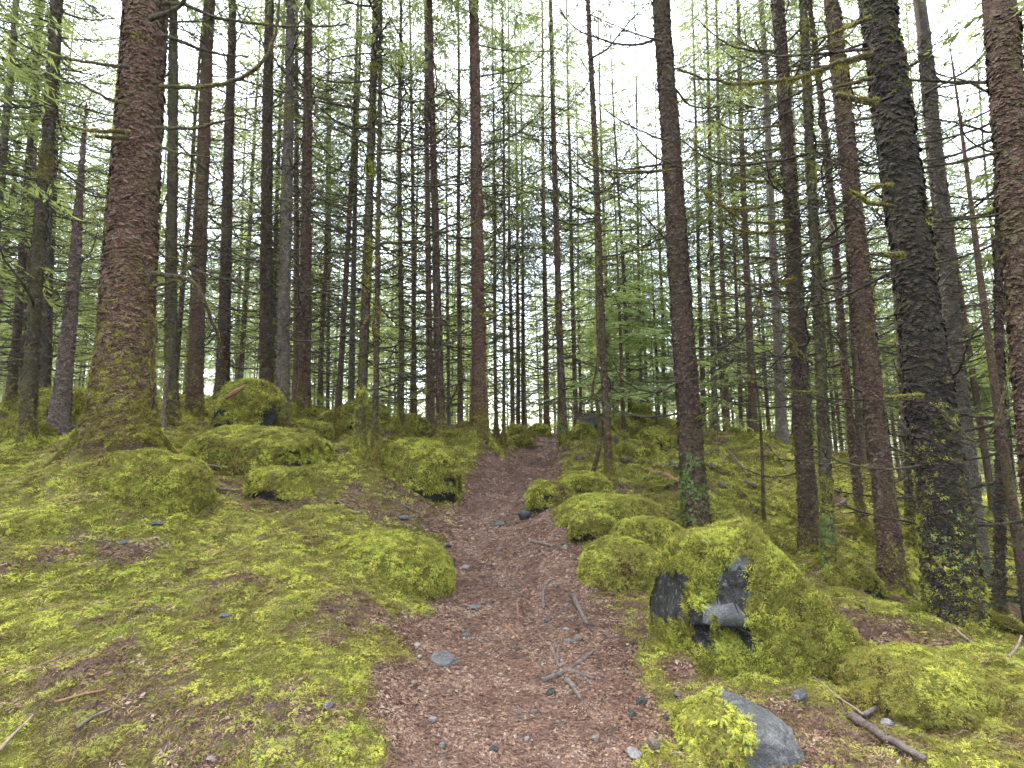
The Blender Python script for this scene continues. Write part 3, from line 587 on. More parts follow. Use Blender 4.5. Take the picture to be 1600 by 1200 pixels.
# ground moss and litter
def screen_points(r, spacing, r0, r1, half):
    nth = int(2 * half / spacing); nrd = int(math.log(r1 / r0) / spacing)
    t = (np.arange(nth)[None] + r.random((nrd, nth))) / nth * 2 * half - half; lr = math.log(r0) + (np.arange(nrd)[:, None] + r.random((nrd, nth))) / nrd * math.log(r1 / r0)
    R_ = np.exp(lr).ravel(); t = t.ravel(); return R_ * np.sin(t), R_ * np.cos(t), R_
def gnormal(x, y, e=0.03):
    return unit(np.stack([H(x - e, y) - H(x + e, y), H(x, y - e) - H(x, y + e), np.full(len(x), 2 * e)], -1))
r_ = np.random.default_rng(5)
x, y, R_ = screen_points(r_, 0.0070, 1.9, 42, math.radians(55))
keep = r_.random(len(x)) < mossiness(x, y) * 1.05; x, y, R_ = x[keep], y[keep], R_[keep]
z = H(x, y); S = np.clip(R_ / 6.2, 0.60, 5.0) * r_.uniform(0.65, 1.4, len(x))
gm_o = scatter('ground_moss', 'moss', np.stack([x, y, z], -1), gnormal(x, y), S, r_)
gm_q = screen_points(r_, 0.0105, 1.9, 30, math.radians(55)); x, y, R_ = gm_q; keep = (r_.random(len(x)) < np.clip(1.05 - mossiness(x, y), 0.30, 1)) & (pathd(x, y) > 0.05 + 0.25 * r_.random(len(x))); x, y, R_ = x[keep], y[keep], R_[keep]
wm = scatter('withered_moss', 'brown', np.stack([x, y, H(x, y)], -1), gnormal(x, y), np.clip(R_ / 5.0, 0.6, 6.0) * r_.uniform(0.6, 1.3, len(x)), r_)
tag(wm, 'withered brown moss in the bare patches between the green', 'moss', kind='stuff')
tag(gm_o, 'yellow-green feathery moss carpet covering the forest floor', 'moss', kind='stuff')
x, y, R_ = screen_points(r_, 0.045, 2.0, 14, math.radians(52)); tw = scatter('fallen_twigs', 'twig', np.stack([x, y, H(x, y) + 0.016], -1), gnormal(x, y), np.clip(R_ / 5, 0.7, 2.2) * r_.uniform(0.4, 1.3, len(x)), r_, upmix=0.0)
tag(tw, 'small dead twigs strewn over moss and path', 'twigs', kind='stuff')
x, y, R_ = screen_points(r_, 0.0105, 1.9, 28, math.radians(50))
keep = r_.random(len(x)) < np.clip(1.0 - mossiness(x, y) * 1.3, 0.035, 1) * 0.62 * (1 - 0.75 * sstep(0.1, 0.5, pathd(x, y))); x, y, R_ = x[keep], y[keep], R_[keep]
z = H(x, y) + 0.014; lit = scatter('needle_litter', 'litter', np.stack([x, y, z], -1), gnormal(x, y), np.clip(R_ / 3.6, 0.7, 7), r_, upmix=0.0)
tag(lit, 'reddish fallen spruce needles and bark chips strewn on the path', 'litter', kind='stuff')
# ------------------------------------------------------------------ trees
def trunk_geo(r0, Ht, z1, sides, rows, seed, flare=0.5, rough=0.03, top=None):
    """tapered trunk from z=-0.3; more rows low down; z1 = height up to which rows are dense"""
    top = Ht if top is None else top
    zz = np.concatenate([np.linspace(-0.35, min(z1, top), rows), np.linspace(min(z1, top), top, 10)[1:]]) if top > z1 else np.linspace(-0.35, top, rows)
    a = np.linspace(0, 2 * np.pi, sides, endpoint=False); Z, A = np.meshgrid(zz, a, indexing='ij')
    R = r0 * np.maximum(1 - np.clip(Z, 0, None) / Ht, 0.02) ** 0.8
    C = np.stack([np.cos(A), np.sin(A), Z * 0], -1)
    lob = 1 + 0.35 * fbm(np.stack([np.cos(A) * 1.6, np.sin(A) * 1.6, Z * 0.3], -1) + seed, 2)
    R = R * (1 + flare * np.exp(-np.clip(Z + 0.1, 0, None) / (0.30 + 0.9 * r0)) * lob)
    Pn = np.stack([np.cos(A) * r0, np.sin(A) * r0, Z], -1)
    R = R + r0 * 0.10 * fbm(Pn * np.array([1.5, 1.5, 0.8]) / max(r0, 0.05) * 0.5 + seed, 2)
    if rough: R = R + rough * r0 * (np.abs(fbm(Pn * np.array([16, 16, 26]) + seed, 3)) * 2 - 0.5)
    bend = np.stack([fbm(np.stack([zz * 0.12, zz * 0 + seed, zz * 0], -1), 2), fbm(np.stack([zz * 0.12, zz * 0 + seed + 9, zz * 0], -1), 2)], -1) * (0.05 if r0 > 0.2 else 0.10)
    bend = bend - bend[np.argmin(np.abs(zz))]
    V = C * R[..., None]; V[..., 2] = Z; V[..., :2] += bend[:, None]
    n = len(zz); i = np.arange(n - 1)[:, None] * sides; k = np.arange(sides)[None]; k2 = (k + 1) % sides
    Q = np.stack([i + k, i + k2, i + sides + k2, i + sides + k], -1).reshape(-1, 4)
    V = np.concatenate([V.reshape(-1, 3), [[bend[-1, 0], bend[-1, 1], top + 0.02]]]); kk = np.arange(sides)
    T = np.stack([np.full(sides, n * sides), (n - 1) * sides + kk, (n - 1) * sides + (kk + 1) % sides], -1)
    return V, Q, T
def trunk_r(r0, Ht, z): return r0 * max(1 - max(z, 0) / Ht, 0.02) ** 0.8
def dead_branch(r, L, n=9, sides=4, twigs=8, rad=0.011, side3=3):
    """dead spruce branch along +X: dips, then sweeps up; returns MB"""
    mb = MB(); t = np.linspace(0, 1, n); dip = r.uniform(0.05, 0.42); up = r.uniform(0.10, 0.55); sw = r.normal(0, 0.18)
    rad = rad * 1.7; P = np.stack([L * t * (1 - 0.12 * t * t), L * sw * t * t + 0.02 * L * np.sin(t * 9 + r.uniform(0, 6)), L * (-dip * t + (dip * 0.5 + up) * t ** 2.3)], -1)
    P[1:-1] += r.normal(0, 0.0035 * L, (n - 2, 3)); mb.add(*tube(P, rad * (1 - 0.82 * t) + 0.0015, sides, False))
    for k in range(twigs):
        s = r.uniform(0.18, 0.97); q = np.array([np.interp(s, t, P[:, c]) for c in range(3)]); sg = 1 if k % 2 else -1
        az = sg * r.uniform(0.5, 1.2); l = L * r.uniform(0.10, 0.34) * (1.15 - 0.6 * s); tt = np.linspace(0, 1, 4)
        d = np.array([math.cos(az), math.sin(az), r.uniform(-0.45, 0.25)]); T_ = q + d * (l * tt)[:, None] + np.array([0.1, 0, r.uniform(-0.1, 0.5)]) * (l * tt ** 2)[:, None] + r.normal(0, 0.02 * l, (4, 3)) * tt[:, None]
        mb.add(*tube(T_, rad * 0.42 * (1 - 0.75 * tt) + 0.001, side3, False))
        if r.random() < 0.55:
            q2 = T_[2]; d2 = d + r.normal(0, 0.6, 3); mb.add(*tube(np.stack([q2, q2 + d2 * l * 0.2, q2 + d2 * l * 0.38 + [0, 0, 0.05 * l]]), [rad * 0.2, rad * 0.15, 0.001], 3, False))
    return mb
def rotz(V, a):
    c, s = math.cos(a), math.sin(a); return np.stack([V[:, 0] * c - V[:, 1] * s, V[:, 0] * s + V[:, 1] * c, V[:, 2]], -1)
def branch_skirt(seed, z0, z1, count, l0, l1):
    """all the thin dead branches of one tree from z0 to z1, one joined part"""
    r = np.random.default_rng(seed); mb = MB(); g = 2.399
    for k in range(count):
        z = z0 + (z1 - z0) * (k + r.random()) / count; L = r.uniform(l0, l1) * (0.7 if z < 2 else 1)
        if r.random() < 0.22: L *= 0.3
        V, Q, T = dead_branch(r, L, 8, 4 if L > 1 else 3, int(r.integers(5, 10)), r.uniform(0.006, 0.013)).get()
        V = rotz(V, k * g + r.normal(0, 0.5)); V[:, 2] += z; mb.add(V, Q, T)
    return mb
def crown_geo(seed, z0, z1, rmax, dens=1.0, blade=0.10, droop=0.5, flat=False, bw=0.013, low=0.75):
    """needle foliage (quads) and the live limbs carrying it"""
    r = np.random.default_rng(seed); limbs = MB(); BV = []
    z = z0; k = 0
    while z < z1:
        u = (z - z0) / (z1 - z0); Lm = rmax * (low + (1 - low) * min(u / 0.2, 1)) * (1 - u) ** 0.75 + 0.12
        for j in range(int(r.integers(2, 5))):
            k += 1; az = k * 2.399 + r.normal(0, 0.4); L = Lm * r.uniform(0.55, 1.12); zb = z + r.normal(0, 0.12)
            if r.random() < 0.12: continue
            t = np.linspace(0, 1, 6); rise = r.uniform(-0.05, 0.25) + 0.5 * u; dr = r.uniform(0.25, 0.6) * (1 - 0.5 * u)
            if flat: rise, dr = r.uniform(0.05, 0.2), r.uniform(0.15, 0.35)
            P = np.stack([L * t, L * r.normal(0, 0.1) * t * t, L * (rise * t - dr * t * t + (0.22 if not flat else 0) * t ** 4)], -1)
            P = rotz(P, az); P[:, 2] += zb; limbs.add(*tube(P, (0.006 + 0.006 * L) * (1 - 0.8 * t), 3, False))
            nb = max(4, int(L * 7.5 * dens)); s = np.sort(r.uniform(0.12, 1.0, nb)); q = np.stack([np.interp(s, t, P[:, c]) for c in range(3)], -1)
            ax = unit(P[-1] - P[0]); lat = unit(np.cross(ax, [0, 0, 1.0])); sg = np.where(np.arange(nb) % 2 == 0, 1, -1)[:, None]
            bd = unit(ax * r.uniform(0.3, 0.9, (nb, 1)) + lat * sg * r.uniform(0.5, 1.0, (nb, 1)) + np.array([0, 0, -1.0]) * (droop * r.uniform(0.3, 1.3, (nb, 1)) if not flat else r.uniform(-0.02, 0.22, (nb, 1))))
            bl = (L * 0.30 + 0.12) * (1.2 - 0.75 * s) * r.uniform(0.55, 1.2, nb)
            m = np.maximum(4, (bl / 0.036 * dens).astype(int)); idx = np.repeat(np.arange(nb), m)
            f = np.concatenate([(np.arange(c) + 0.5) / c for c in m]); n = len(idx)
            pos = q[idx] + bd[idx] * (bl[idx] * f)[:, None] + np.array([0, 0, -1.0]) * (0.25 * bl[idx] * f * f * (0.3 if flat else droop * 1.6))[:, None]
            side = unit(np.cross(bd[idx], [0, 0, 1.0])); sgn = r.choice([-1, 1], n)[:, None]
            d = unit(bd[idx] * r.uniform(0.5, 1.0, (n, 1)) + side * sgn * r.uniform(0.3, 0.9, (n, 1)) + np.array([0, 0, 1.0]) * ((r.uniform(-0.7, 0.15, (n, 1)) * droop * 2) if not flat else r.normal(0, 0.08, (n, 1))))
            l = blade * r.uniform(0.6, 1.35, (n, 1)); w = unit(np.cross(d, unit(r.normal(0, 1, (n, 3))))) if not flat else unit(np.cross(d, np.array([0, 0, 1.0]) + r.normal(0, 0.8, (n, 3))))
            w = w * bw * r.uniform(0.7, 1.3, (n, 1))
            BV.append(np.stack([pos, pos + d * l * 0.45 + w, pos + d * l, pos + d * l * 0.45 - w], 1).reshape(-1, 3))
        z += r.uniform(0.34, 0.62) * (1.0 if z1 - z0 > 6 else 0.6)
    V = np.concatenate(BV); return V, np.arange(len(V)).reshape(-1, 4), limbs
# shared variants
CROWNS, LIMBS, SKIRTS = [], [], []
for k in range(7):
    V, Q, lb = crown_geo(100 + k, 5.5 + 0.9 * (k % 3), 24.0, 2.5 + 0.3 * (k % 3), 1.1, 0.125, 0.55, bw=0.0155)
    CROWNS.append(mesh('crown', V, Q, None, NEEDLE, False)); LIMBS.append(lb.mesh('limbs', BARK['twig']))
    SKIRTS.append(branch_skirt(200 + k, 0.8, 9.5, 84, 0.8, 2.9).mesh('dead_branches', BARK['twig']))
SKIRT_FEW = [branch_skirt(240 + k, 1.5, 9.0, 26, 0.5, 1.9).mesh('dead_branches', BARK['twig']) for k in range(3)]
LOWC, LOWL = [], []
for k in range(3):
    V, Q, lb = crown_geo(300 + k, 1.0, 9.5, 1.9, 1.1, 0.115, 0.45, bw=0.015, low=0.9)
    LOWC.append(mesh('crown', V, Q, None, NEEDLE, False)); LOWL.append(lb.mesh('limbs', BARK['twig']))
BRT = [dead_branch(np.random.default_rng(430 + k), 1.0, 12, 5, 12, 0.0055).mesh('branch', BARK['twig']) for k in range(12)]
BR = [dead_branch(np.random.default_rng(400 + k), 1.0, 12, 5, 11, 0.010).mesh('branch', BARK['twig']) for k in range(12)]

def oriented(name, base, topv):
    e = bpy.data.objects.new(name, None); COL.objects.link(e); e.location = base
    d = Vector(topv) - Vector(base); e.rotation_mode = 'QUATERNION'; e.rotation_quaternion = Vector((0, 0, 1)).rotation_difference(d.normalized()); return e
def bark_flakes(V, Q, r, n, zmax, wid, name, mat, parent):
    F = tri_of(Q, None); c = V[F].mean(1); w = ((c[:, 2] < zmax) & (c[:, 2] > -0.05)).astype(float)
    P, N = sample(V, F, n, r, w); up = np.array([0, 0, 1.0]); t = unit(np.cross(up, N)); a = r.normal(0, 0.5, n)[:, None]
    T_ = t * np.cos(a) + np.cross(N, t) * np.sin(a); B = np.cross(N, T_); hw = wid * r.uniform(0.5, 1.3, (n, 1)); hh = wid * r.uniform(0.35, 0.8, (n, 1)); lift = r.uniform(0.003, 0.014, (n, 1)) * wid / 0.03
    top = P + B * hh - N * 0.003; bot = P - B * hh + N * lift
    W = np.stack([top - T_ * hw * 0.7 - N * 0.002, top + B * hh * 0.25, top + T_ * hw * 0.7 - N * 0.002, bot + T_ * hw, bot - B * hh * r.uniform(-0.1, 0.5, (n, 1)) + N * lift * 0.6, bot - T_ * hw], 1).reshape(-1, 3)
    b = np.arange(n)[:, None] * 6; QQ = np.concatenate([b + [0, 5, 4, 1], b + [1, 4, 3, 2]], 1).reshape(-1, 4)
    return obj(name, mesh(name, W, QQ, None, mat, False), parent, kind='stuff')
def moss_on_trunk(e, V, Q, r, n, zmax, size, level, z_full=0.5, key='trunk', pad=0.0):
    F = tri_of(Q, None); c = V[F].mean(1); nz = fbm(c * np.array([2.2, 2.2, 1.3]) + level * 13, 4)
    prob = np.clip(np.exp(-np.clip(c[:, 2] - z_full * 0.3, 0, None) / z_full) + sstep(0.30 - 0.3 * level, 0.62 - 0.2 * level, nz) * 0.9 * level, 0, 1) * (c[:, 2] < zmax) * (c[:, 2] > -0.15)
    P, N = sample(V, F, n, r, prob); 
    key = 'moss' if level > 0.85 else key
    return scatter('moss', key, P + N * pad, N, size * r.uniform(0.6, 1.3, len(P)), r, e, 0.25)
def place_branch(e, r, z, az, L, mesh_, tilt=0.0):
    o = obj('branch', mesh_, e, (0, 0, z)); o.rotation_euler = (0, tilt, az); o.scale = (L, L, L * r.uniform(0.7, 1.2)); return o
TREE_OBJ = {}
def build_tree(t, idx):
    key, bx, by, d, tx, wpx, wy, bark, Ht, mossl, _, label = t
    r = np.random.default_rng(1000 + idx)
    P0 = TB[key].copy()
    if t[10]: P0[2] = Hs(P0[0], P0[1])
    else: P0[2] = min(P0[2], Hs(P0[0], P0[1])) if abs(P0[2] - Hs(P0[0], P0[1])) < 0.3 else Hs(P0[0], P0[1])
    ray = pix(tx, 0, 1) - CAM; P1 = CAM + ray * (P0[1] / ray[1])
    e = oriented('spruce_tree' if key not in ('B',) else 'dead_snag', P0, P1); TREE_OBJ[key] = (e, P0, d)
    tag(e, label, 'tree', 'spruces around the path')
    zr = (CAM + (pix(bx, wy, 1) - CAM) * d)[2] - P0[2]; r0 = wpx / FPX * d / 2 / max(1 - max(zr, 0) / Ht, 0.1) ** 0.8 * (0.90 if d < 9 else 0.80); r0 /= 1 + 0.4 * math.exp(-max(zr + 0.1, 0) / (0.3 + 0.9 * r0))
    near = d < 8.5; mid = d < 13.5
    vis = min(Ht, max(4.0, d * 0.9 + 2.4))
    V, Q, T = trunk_geo(r0, Ht, vis, 56 if near and r0 > 0.12 else (28 if mid else 12), int(vis / (0.035 if near and r0 > .12 else 0.08 if mid else 0.35)), idx * 3.7, 0.38 if r0 > 0.15 else 0.7, 0.05 if near else 0.06, 6.3 if key == 'B' else None)
    tr = obj('trunk', mesh('trunk', V, Q, T, BARK[bark]), e)
    if near and r0 > 0.12:
        bark_flakes(V, Q, r, int(4800 * r0 / 0.25 * vis / 6), vis, 0.026 + 0.030 * r0, 'bark_scales', BARK[bark], e)
    elif mid:
        bark_flakes(V, Q, r, int(900 + 2600 * r0 / 0.15), vis, 0.030, 'bark_scales', BARK[bark], e)
    if mossl > 0.15 and d < 17:
        n = int((500 + 2600 * mossl) * (2.6 if r0 > 0.2 else 0.8)); moss_on_trunk(e, V, Q, r, n, vis, (0.80 if near and r0 > 0.2 else 0.62 if near else 0.9), mossl, 0.18 + 0.6 * r0 + 0.35 * mossl * r0 / 0.3)
    if d < 13.5 and r0 > 0.07:
        for k in range(6):
            a = k * 1.05 + r.normal(0, 0.25); L = r0 * 2.2 + r.uniform(0.15, 0.45); tt = np.linspace(0, 1, 8); sw = r.normal(0, 0.35)
            P = np.stack([(r0 * 0.5 + L * tt) * np.cos(a + sw * tt), (r0 * 0.5 + L * tt) * np.sin(a + sw * tt), 0.26 * (1 - tt) ** 2.2 * (0.5 + 2 * r0) - 0.05 + 0.02 * np.sin(tt * 7 + k)], -1)
            wx = P @ np.array(e.rotation_quaternion.to_matrix()).T + P0; P[:, 2] += H(wx[:, 0], wx[:, 1]) - P0[2]
            Vr, Qr, Tr = tube(P, r0 * 0.26 * (1 - 0.8 * tt) + 0.008, 8, True, 0.5, k); ro = obj('root', mesh('root', Vr, Qr, Tr, MOSS_S if mossl > 0.3 else BARK['mossy']), e)
            if mossl > 0.15: Pm, Nm = sample(Vr, tri_of(Qr, None), int(60 + 260 * r0), r); scatter('moss', 'moss', Pm, Nm, float(np.clip(d / 7.2, 0.52, 2)) * r.uniform(0.6, 1.2, len(Pm)), r, ro, 0.3)
    if key == 'B':
        for k in range(6): place_branch(e, r, r.uniform(1, 5.5), r.uniform(0, 6.28), r.uniform(0.2, 0.6), BR[k])
        return e
    # crown and live limbs share mesh data
    c = int(r.integers(0, 7)); s = Ht / 25.0; az = r.uniform(0, 6.28)
    for nm, me in (('crown', CROWNS[c]), ('limbs', LIMBS[c])):
        o = obj(nm, me, e, kind='stuff' if nm == 'limbs' else None); kx = 0.58 if d < 11 else 0.75 if d < 14.5 else 1.0; o.scale = (s * kx, s * kx, s); o.rotation_euler[2] = az; o.location.z = 4.2 if d < 14.5 else 1.0
    if d < 11:
        nb = {'A': 8, 'AF': 12, 'AK': 12, 'AM': 6, 'AG': 34, 'AH': 16, 'AF': 26}.get(key, 46)
        for k in range(nb):
            z = r.uniform(1.2, min(9.0, d + 1.5)); az = r.uniform(-0.35, math.pi + 0.35) if d < 7 else r.uniform(0, 6.28); place_branch(e, r, z, az, r.uniform(0.7, 2.3) * (0.25 if r.random() < 0.3 else 1), BRT[int(r.integers(0, 12))], r.normal(0.0, 0.15))
    else:
        o = obj('dead_branches', SKIRTS[int(r.integers(0, 7))] if key not in ('U',) else SKIRT_FEW[0], e, kind='stuff'); o.rotation_euler[2] = r.uniform(0, 6.28); o.scale = (1, 1, r.uniform(0.95, 1.2))
    return e
for i, t in enumerate(TREES): build_tree(t, i)

# limbs that can be followed one by one in the picture: tree key, start radius, end radius, moss level, points (px, py, depth offset)
LIMB = [
 ('A', .028, .012, .5, [(250,135,0),(300,137,-.2),(345,132,-.4),(385,118,-.5),(415,90,-.5),(430,50,-.4),(437,0,-.3),(440,-60,0)]),
 ('A', .026, .010, .3, [(245,200,0),(300,200,-.3),(340,192,-.5),(362,184,-.6)]),
 ('A', .026, .010, .2, [(255,55,0),(320,78,.3),(355,86,.5),(388,88,.6)]),
 ('A', .028, .010, .3, [(255,5,0),(290,8,.2),(340,28,.5),(410,38,.8),(480,42,1.1),(545,38,1.4)]),
 ('A', .028, .010, .6, [(200,104,0),(178,103,0),(140,98,.1),(100,90,.3),(62,79,.5)]),
 ('A', .028, .010, .6, [(200,162,0),(176,157,0),(150,145,-.1),(110,122,-.2)]),
 ('A', .030, .012, .9, [(200,207,0),(175,205,0),(140,203,.1),(98,196,.3)]),
 ('A', .030, .018, .9, [(200,216,0),(175,215,-.1),(150,213,-.2)]),
 ('A', .022, .009, .3, [(245,225,0),(265,235,-.2),(290,241,-.3),(328,245,-.4)]),
 ('A', .032, .016, .2, [(235,30,-.2),(255,22,-.4),(280,10,-.6),(300,-14,-.8)]),
 ('A', .034, .014, .6, [(236,428,0),(275,432,-.1),(300,440,-.2),(318,468,-.2),(330,500,-.1),(341,526,0),(345,560,.1)]),
 ('A', .024, .010, .4, [(236,448,0),(270,440,.1),(290,422,.2),(304,402,.4)]),
 ('A', .016, .008, .4, [(232,500,-.3),(243,505,-.4),(244,535,-.4),(236,560,-.4),(237,590,-.4),(243,612,-.4),(238,640,-.3)]),
 ('AK', .034, .010, 1., [(1362,86,0),(1340,91,0),(1313,98,0),(1269,115,.1),(1229,125,.2),(1178,130,.4),(1144,130,.5),(1104,123,.6),(1058,108,.7)]),
 ('AK', .022, .008, .5, [(1365,122,0),(1323,132,.2),(1293,140,.4),(1267,147,.6)]),
 ('AK', .026, .024, 1., [(1370,158,0),(1345,157,-.1),(1330,154,-.2),(1306,148,-.3)]),
 ('AK', .024, .008, 1., [(1360,28,0),(1345,34,0),(1316,47,.3),(1293,57,.5),(1264,62,.8)]),
 ('AK', .014, .010, 0., [(1370,180,0),(1352,185,-.1),(1333,189,-.2),(1309,198,-.3)]),
 ('AK', .020, .010, 1., [(1395,322,0),(1376,319,0),(1357,316,-.1),(1337,304,-.2),(1326,298,-.2)]),
 ('AK', .018, .008, 1., [(1392,290,0),(1372,291,0),(1345,298,.2)]),
 ('AK', .030, .014, 1., [(1410,398,-.1),(1384,398,-.2),(1358,395,-.3)]),
 ('AK', .020, .012, 1., [(1440,618,-.1),(1418,619,-.2),(1383,622,-.3)]),
 ('AK', .016, .006, .6, [(1470,640,0),(1500,672,-.1),(1530,690,-.2),(1560,650,-.3),(1580,560,-.3)]),
 ('AG', .020, .005, .4, [(1212,80,0),(1168,78,-.2),(1138,69,-.3),(1111,51,-.4),(1085,25,-.5)]),
 ('AG', .018, .005, .7, [(1220,196,0),(1171,202,-.3),(1144,202,-.5),(1117,189,-.6)]),
 ('AG', .018, .005, .7, [(1225,232,0),(1188,236,-.2),(1165,246,-.3),(1128,248,-.5),(1100,236,-.6),(1080,219,-.7)]),
 ('AG', .020, .005, .9, [(1228,280,0),(1188,284,-.3),(1161,282,-.4),(1134,270,-.5)]),
 ('AG', .016, .004, .5, [(1230,302,0),(1202,270,-.2),(1171,243,-.3),(1140,218,-.4)]),
 ('AG', .020, .005, .9, [(1230,312,0),(1188,324,-.3),(1155,327,-.5),(1128,322,-.6),(1094,297,-.7),(1066,279,-.8)]),
 ('AG', .020, .005, .9, [(1232,346,0),(1188,348,-.3),(1161,344,-.5),(1128,321,-.6),(1100,297,-.6)]),
 ('AG', .020, .005, .9, [(1236,360,0),(1195,364,-.3),(1168,363,-.4),(1144,354,-.5),(1117,334,-.6),(1104,320,-.6)]),
 ('AG', .020, .005, .6, [(1238,402,0),(1202,404,-.3),(1175,402,-.4),(1154,393,-.5),(1137,378,-.6)]),
 ('AG', .022, .005, .9, [(1242,436,0),(1195,444,-.3),(1161,444,-.5),(1128,439,-.7),(1084,422,-.9)]),
 ('AF', .020, .005, .2, [(1046,218,0),(1028,216,0),(996,202,-.2),(959,182,-.4),(925,152,-.5)]),
 ('AF', .020, .005, .2, [(1050,256,0),(1036,251,0),(1013,236,-.2),(986,199,-.3),(965,159,-.3)]),
 ('AF', .020, .005, .6, [(1050,266,0),(1028,267,0),(996,268,-.2),(959,265,-.4),(925,246,-.5),(907,207,-.6)]),
 ('AF', .018, .005, .2, [(1056,382,0),(1043,376,0),(1013,344,-.3),(979,304,-.4),(945,263,-.5)]),
 ('AF', .018, .006, .7, [(1055,386,0),(1032,388,0),(1002,390,-.2),(978,380,-.4)]),
 ('AF', .014, .005, .4, [(1048,297,0),(1002,297,-.2),(970,290,-.4)]),
 ('AF', .020, .008, .7, [(1085,658,0),(1096,650,-.1),(1111,643,-.2),(1124,630,-.2),(1132,611,-.2)]),
 ('AF', .018, .005, .2, [(1036,64,0),(1010,58,.1),(980,48,.2),(930,26,.4),(890,0,.6)]),
 ('U', .024, .006, .2, [(748,228,0),(793,216,-.3),(827,192,-.5),(855,160,-.6),(870,120,-.6)]),
 ('U', .022, .006, .2, [(746,120,0),(797,111,-.3),(834,95,-.5),(866,70,-.6)]),
 ('U', .022, .006, .2, [(744,69,0),(773,76,-.3),(817,81,-.5),(866,80,-.7)]),
 ('U', .020, .006, .2, [(748,269,0),(780,246,-.3),(793,219,-.4),(796,200,-.4)]),
 ('U', .020, .006, .2, [(748,278,0),(780,289,-.4),(817,292,-.6)]),
 ('U', .020, .006, .2, [(750,308,0),(780,317,-.3),(817,319,-.6),(840,312,-.7)]),
 ('U', .020, .006, .3, [(740,230,0),(700,226,-.3),(680,212,-.5)]),
 ('U', .022, .012, 1., [(752,490,0),(765,492,-.2),(786,493,-.3)]),
 ('S', .026, .007, .3, [(684,364,0),(730,354,-.3),(780,320,-.6),(800,290,-.8)]),
 ('AH', .024, .014, 1., [(1272,568,0),(1259,562,0),(1246,548,-.1),(1239,532,-.1),(1229,524,-.1)]),
 ('AH', .014, .008, 1., [(1276,614,0),(1256,613,-.1),(1221,609,-.2)]),
 ('AH', .016, .008, .8, [(1264,90,0),(1290,72,0),(1320,60,.1),(1345,32,.2)]),
 ('N', .030, .012, .9, [(572,505,0),(582,492,0),(586,510,-.1),(588,530,-.1)]),
 ('N', .020, .008, .4, [(578,425,0),(600,412,-.2),(640,398,-.4),(680,372,-.6)]),
]
for n_, (key, ra, rb, ml, pts) in enumerate(LIMB):
    e, P0, d = TREE_OBJ[key]; bpy.context.view_layer.update() if n_ == 0 else None
    inv = np.array(e.matrix_world.inverted()); W = np.array([pix(a, b, d + c) for a, b, c in pts]); Lp = W @ inv[:3, :3].T + inv[:3, 3]
    n = max(14, len(pts) * 4); P = smooth_path(Lp, n); t = np.linspace(0, 1, n); rl = np.random.default_rng(3000 + n_)
    P[1:] += rl.normal(0, 0.15 * rb + 0.003, (n - 1, 3)); R_ = (ra + (rb - ra) * t ** 0.8) * (1 + 0.12 * fbm(P * 14, 2))
    mb = MB(); mb.add(*tube(P, R_, 8))
    Ln = np.linalg.norm(np.diff(P, axis=0), axis=1).sum()
    for k in range(int(Ln * 5)):
        s = rl.uniform(0.2, 1); q = np.array([np.interp(s, t, P[:, c]) for c in range(3)]); l = rl.uniform(0.08, 0.35); dv = unit(rl.normal(0, 1, 3) + np.array([0, 0, 0.2])); tt = np.linspace(0, 1, 4)[:, None]
        mb.add(*tube(q + dv * l * tt + np.array([0, 0, 0.3 * l]) * tt ** 2, [0.004, 0.003, 0.002, 0.001], 3, False))
    o = obj('branch', mb.mesh('branch', BARK['twig']), e)
    if ml > 0.25:
        V, Q, T = tube(P, R_, 8, False); F = tri_of(Q, None); c = V[F].mean(1); w = 0.15 + sstep(0.35 - 0.5 * ml, 0.8 - 0.5 * ml, 0.5 + fbm(c * 2.5 + n_, 3)); w = w * (1.2 - np.repeat(t[:-1], 8).tolist().__len__() * 0)
        dd = d / 6.0; m = int(Ln * 170 * ml / max(dd, 0.7)); Ps, Ns = sample(V, F, m, rl, w)
        if ml > 0.85:   # moss droops below the limb
            Ns[:, 2] -= 0.0; k = rl.random(len(Ps)) < 0.3; Ns[k] = unit(Ns[k] + np.array([0, 0, -2.2]))
        scatter('moss', 'yellow' if ml > 0.5 else 'trunk', Ps, Ns, (0.42 if ml < .85 else 0.6) * max(dd, 0.7) * rl.uniform(0.6, 1.3, len(Ps)), rl, o, 0.0)
    if key == 'AK' and n_ == 13:   # beard of hanging moss under the long limb
        hb = MB()
        for k in range(700):
            s = rl.uniform(0.12, 0.75); q = np.array([np.interp(s, t, P[:, c]) for c in range(3)]) + rl.normal(0, 0.012, 3); l = 0.02 + 0.13 * rl.random() ** 2.2; w = 0.0013
            sx = unit(np.array([rl.normal(), rl.normal(), 0])) * w; e1 = q + [rl.normal(0, .012), rl.normal(0, .012), -l * .6]; e2 = e1 + [rl.normal(0, .02), rl.normal(0, .02), -l * .4]
            hb.add([q - sx, q + sx, e1 + sx * 1.2, e1 - sx * 1.2, e2], [[0, 1, 2, 3]], [[3, 2, 4]])
        obj('hanging_moss', hb.mesh('hanging_moss', MOSS_Y), o, kind='stuff')
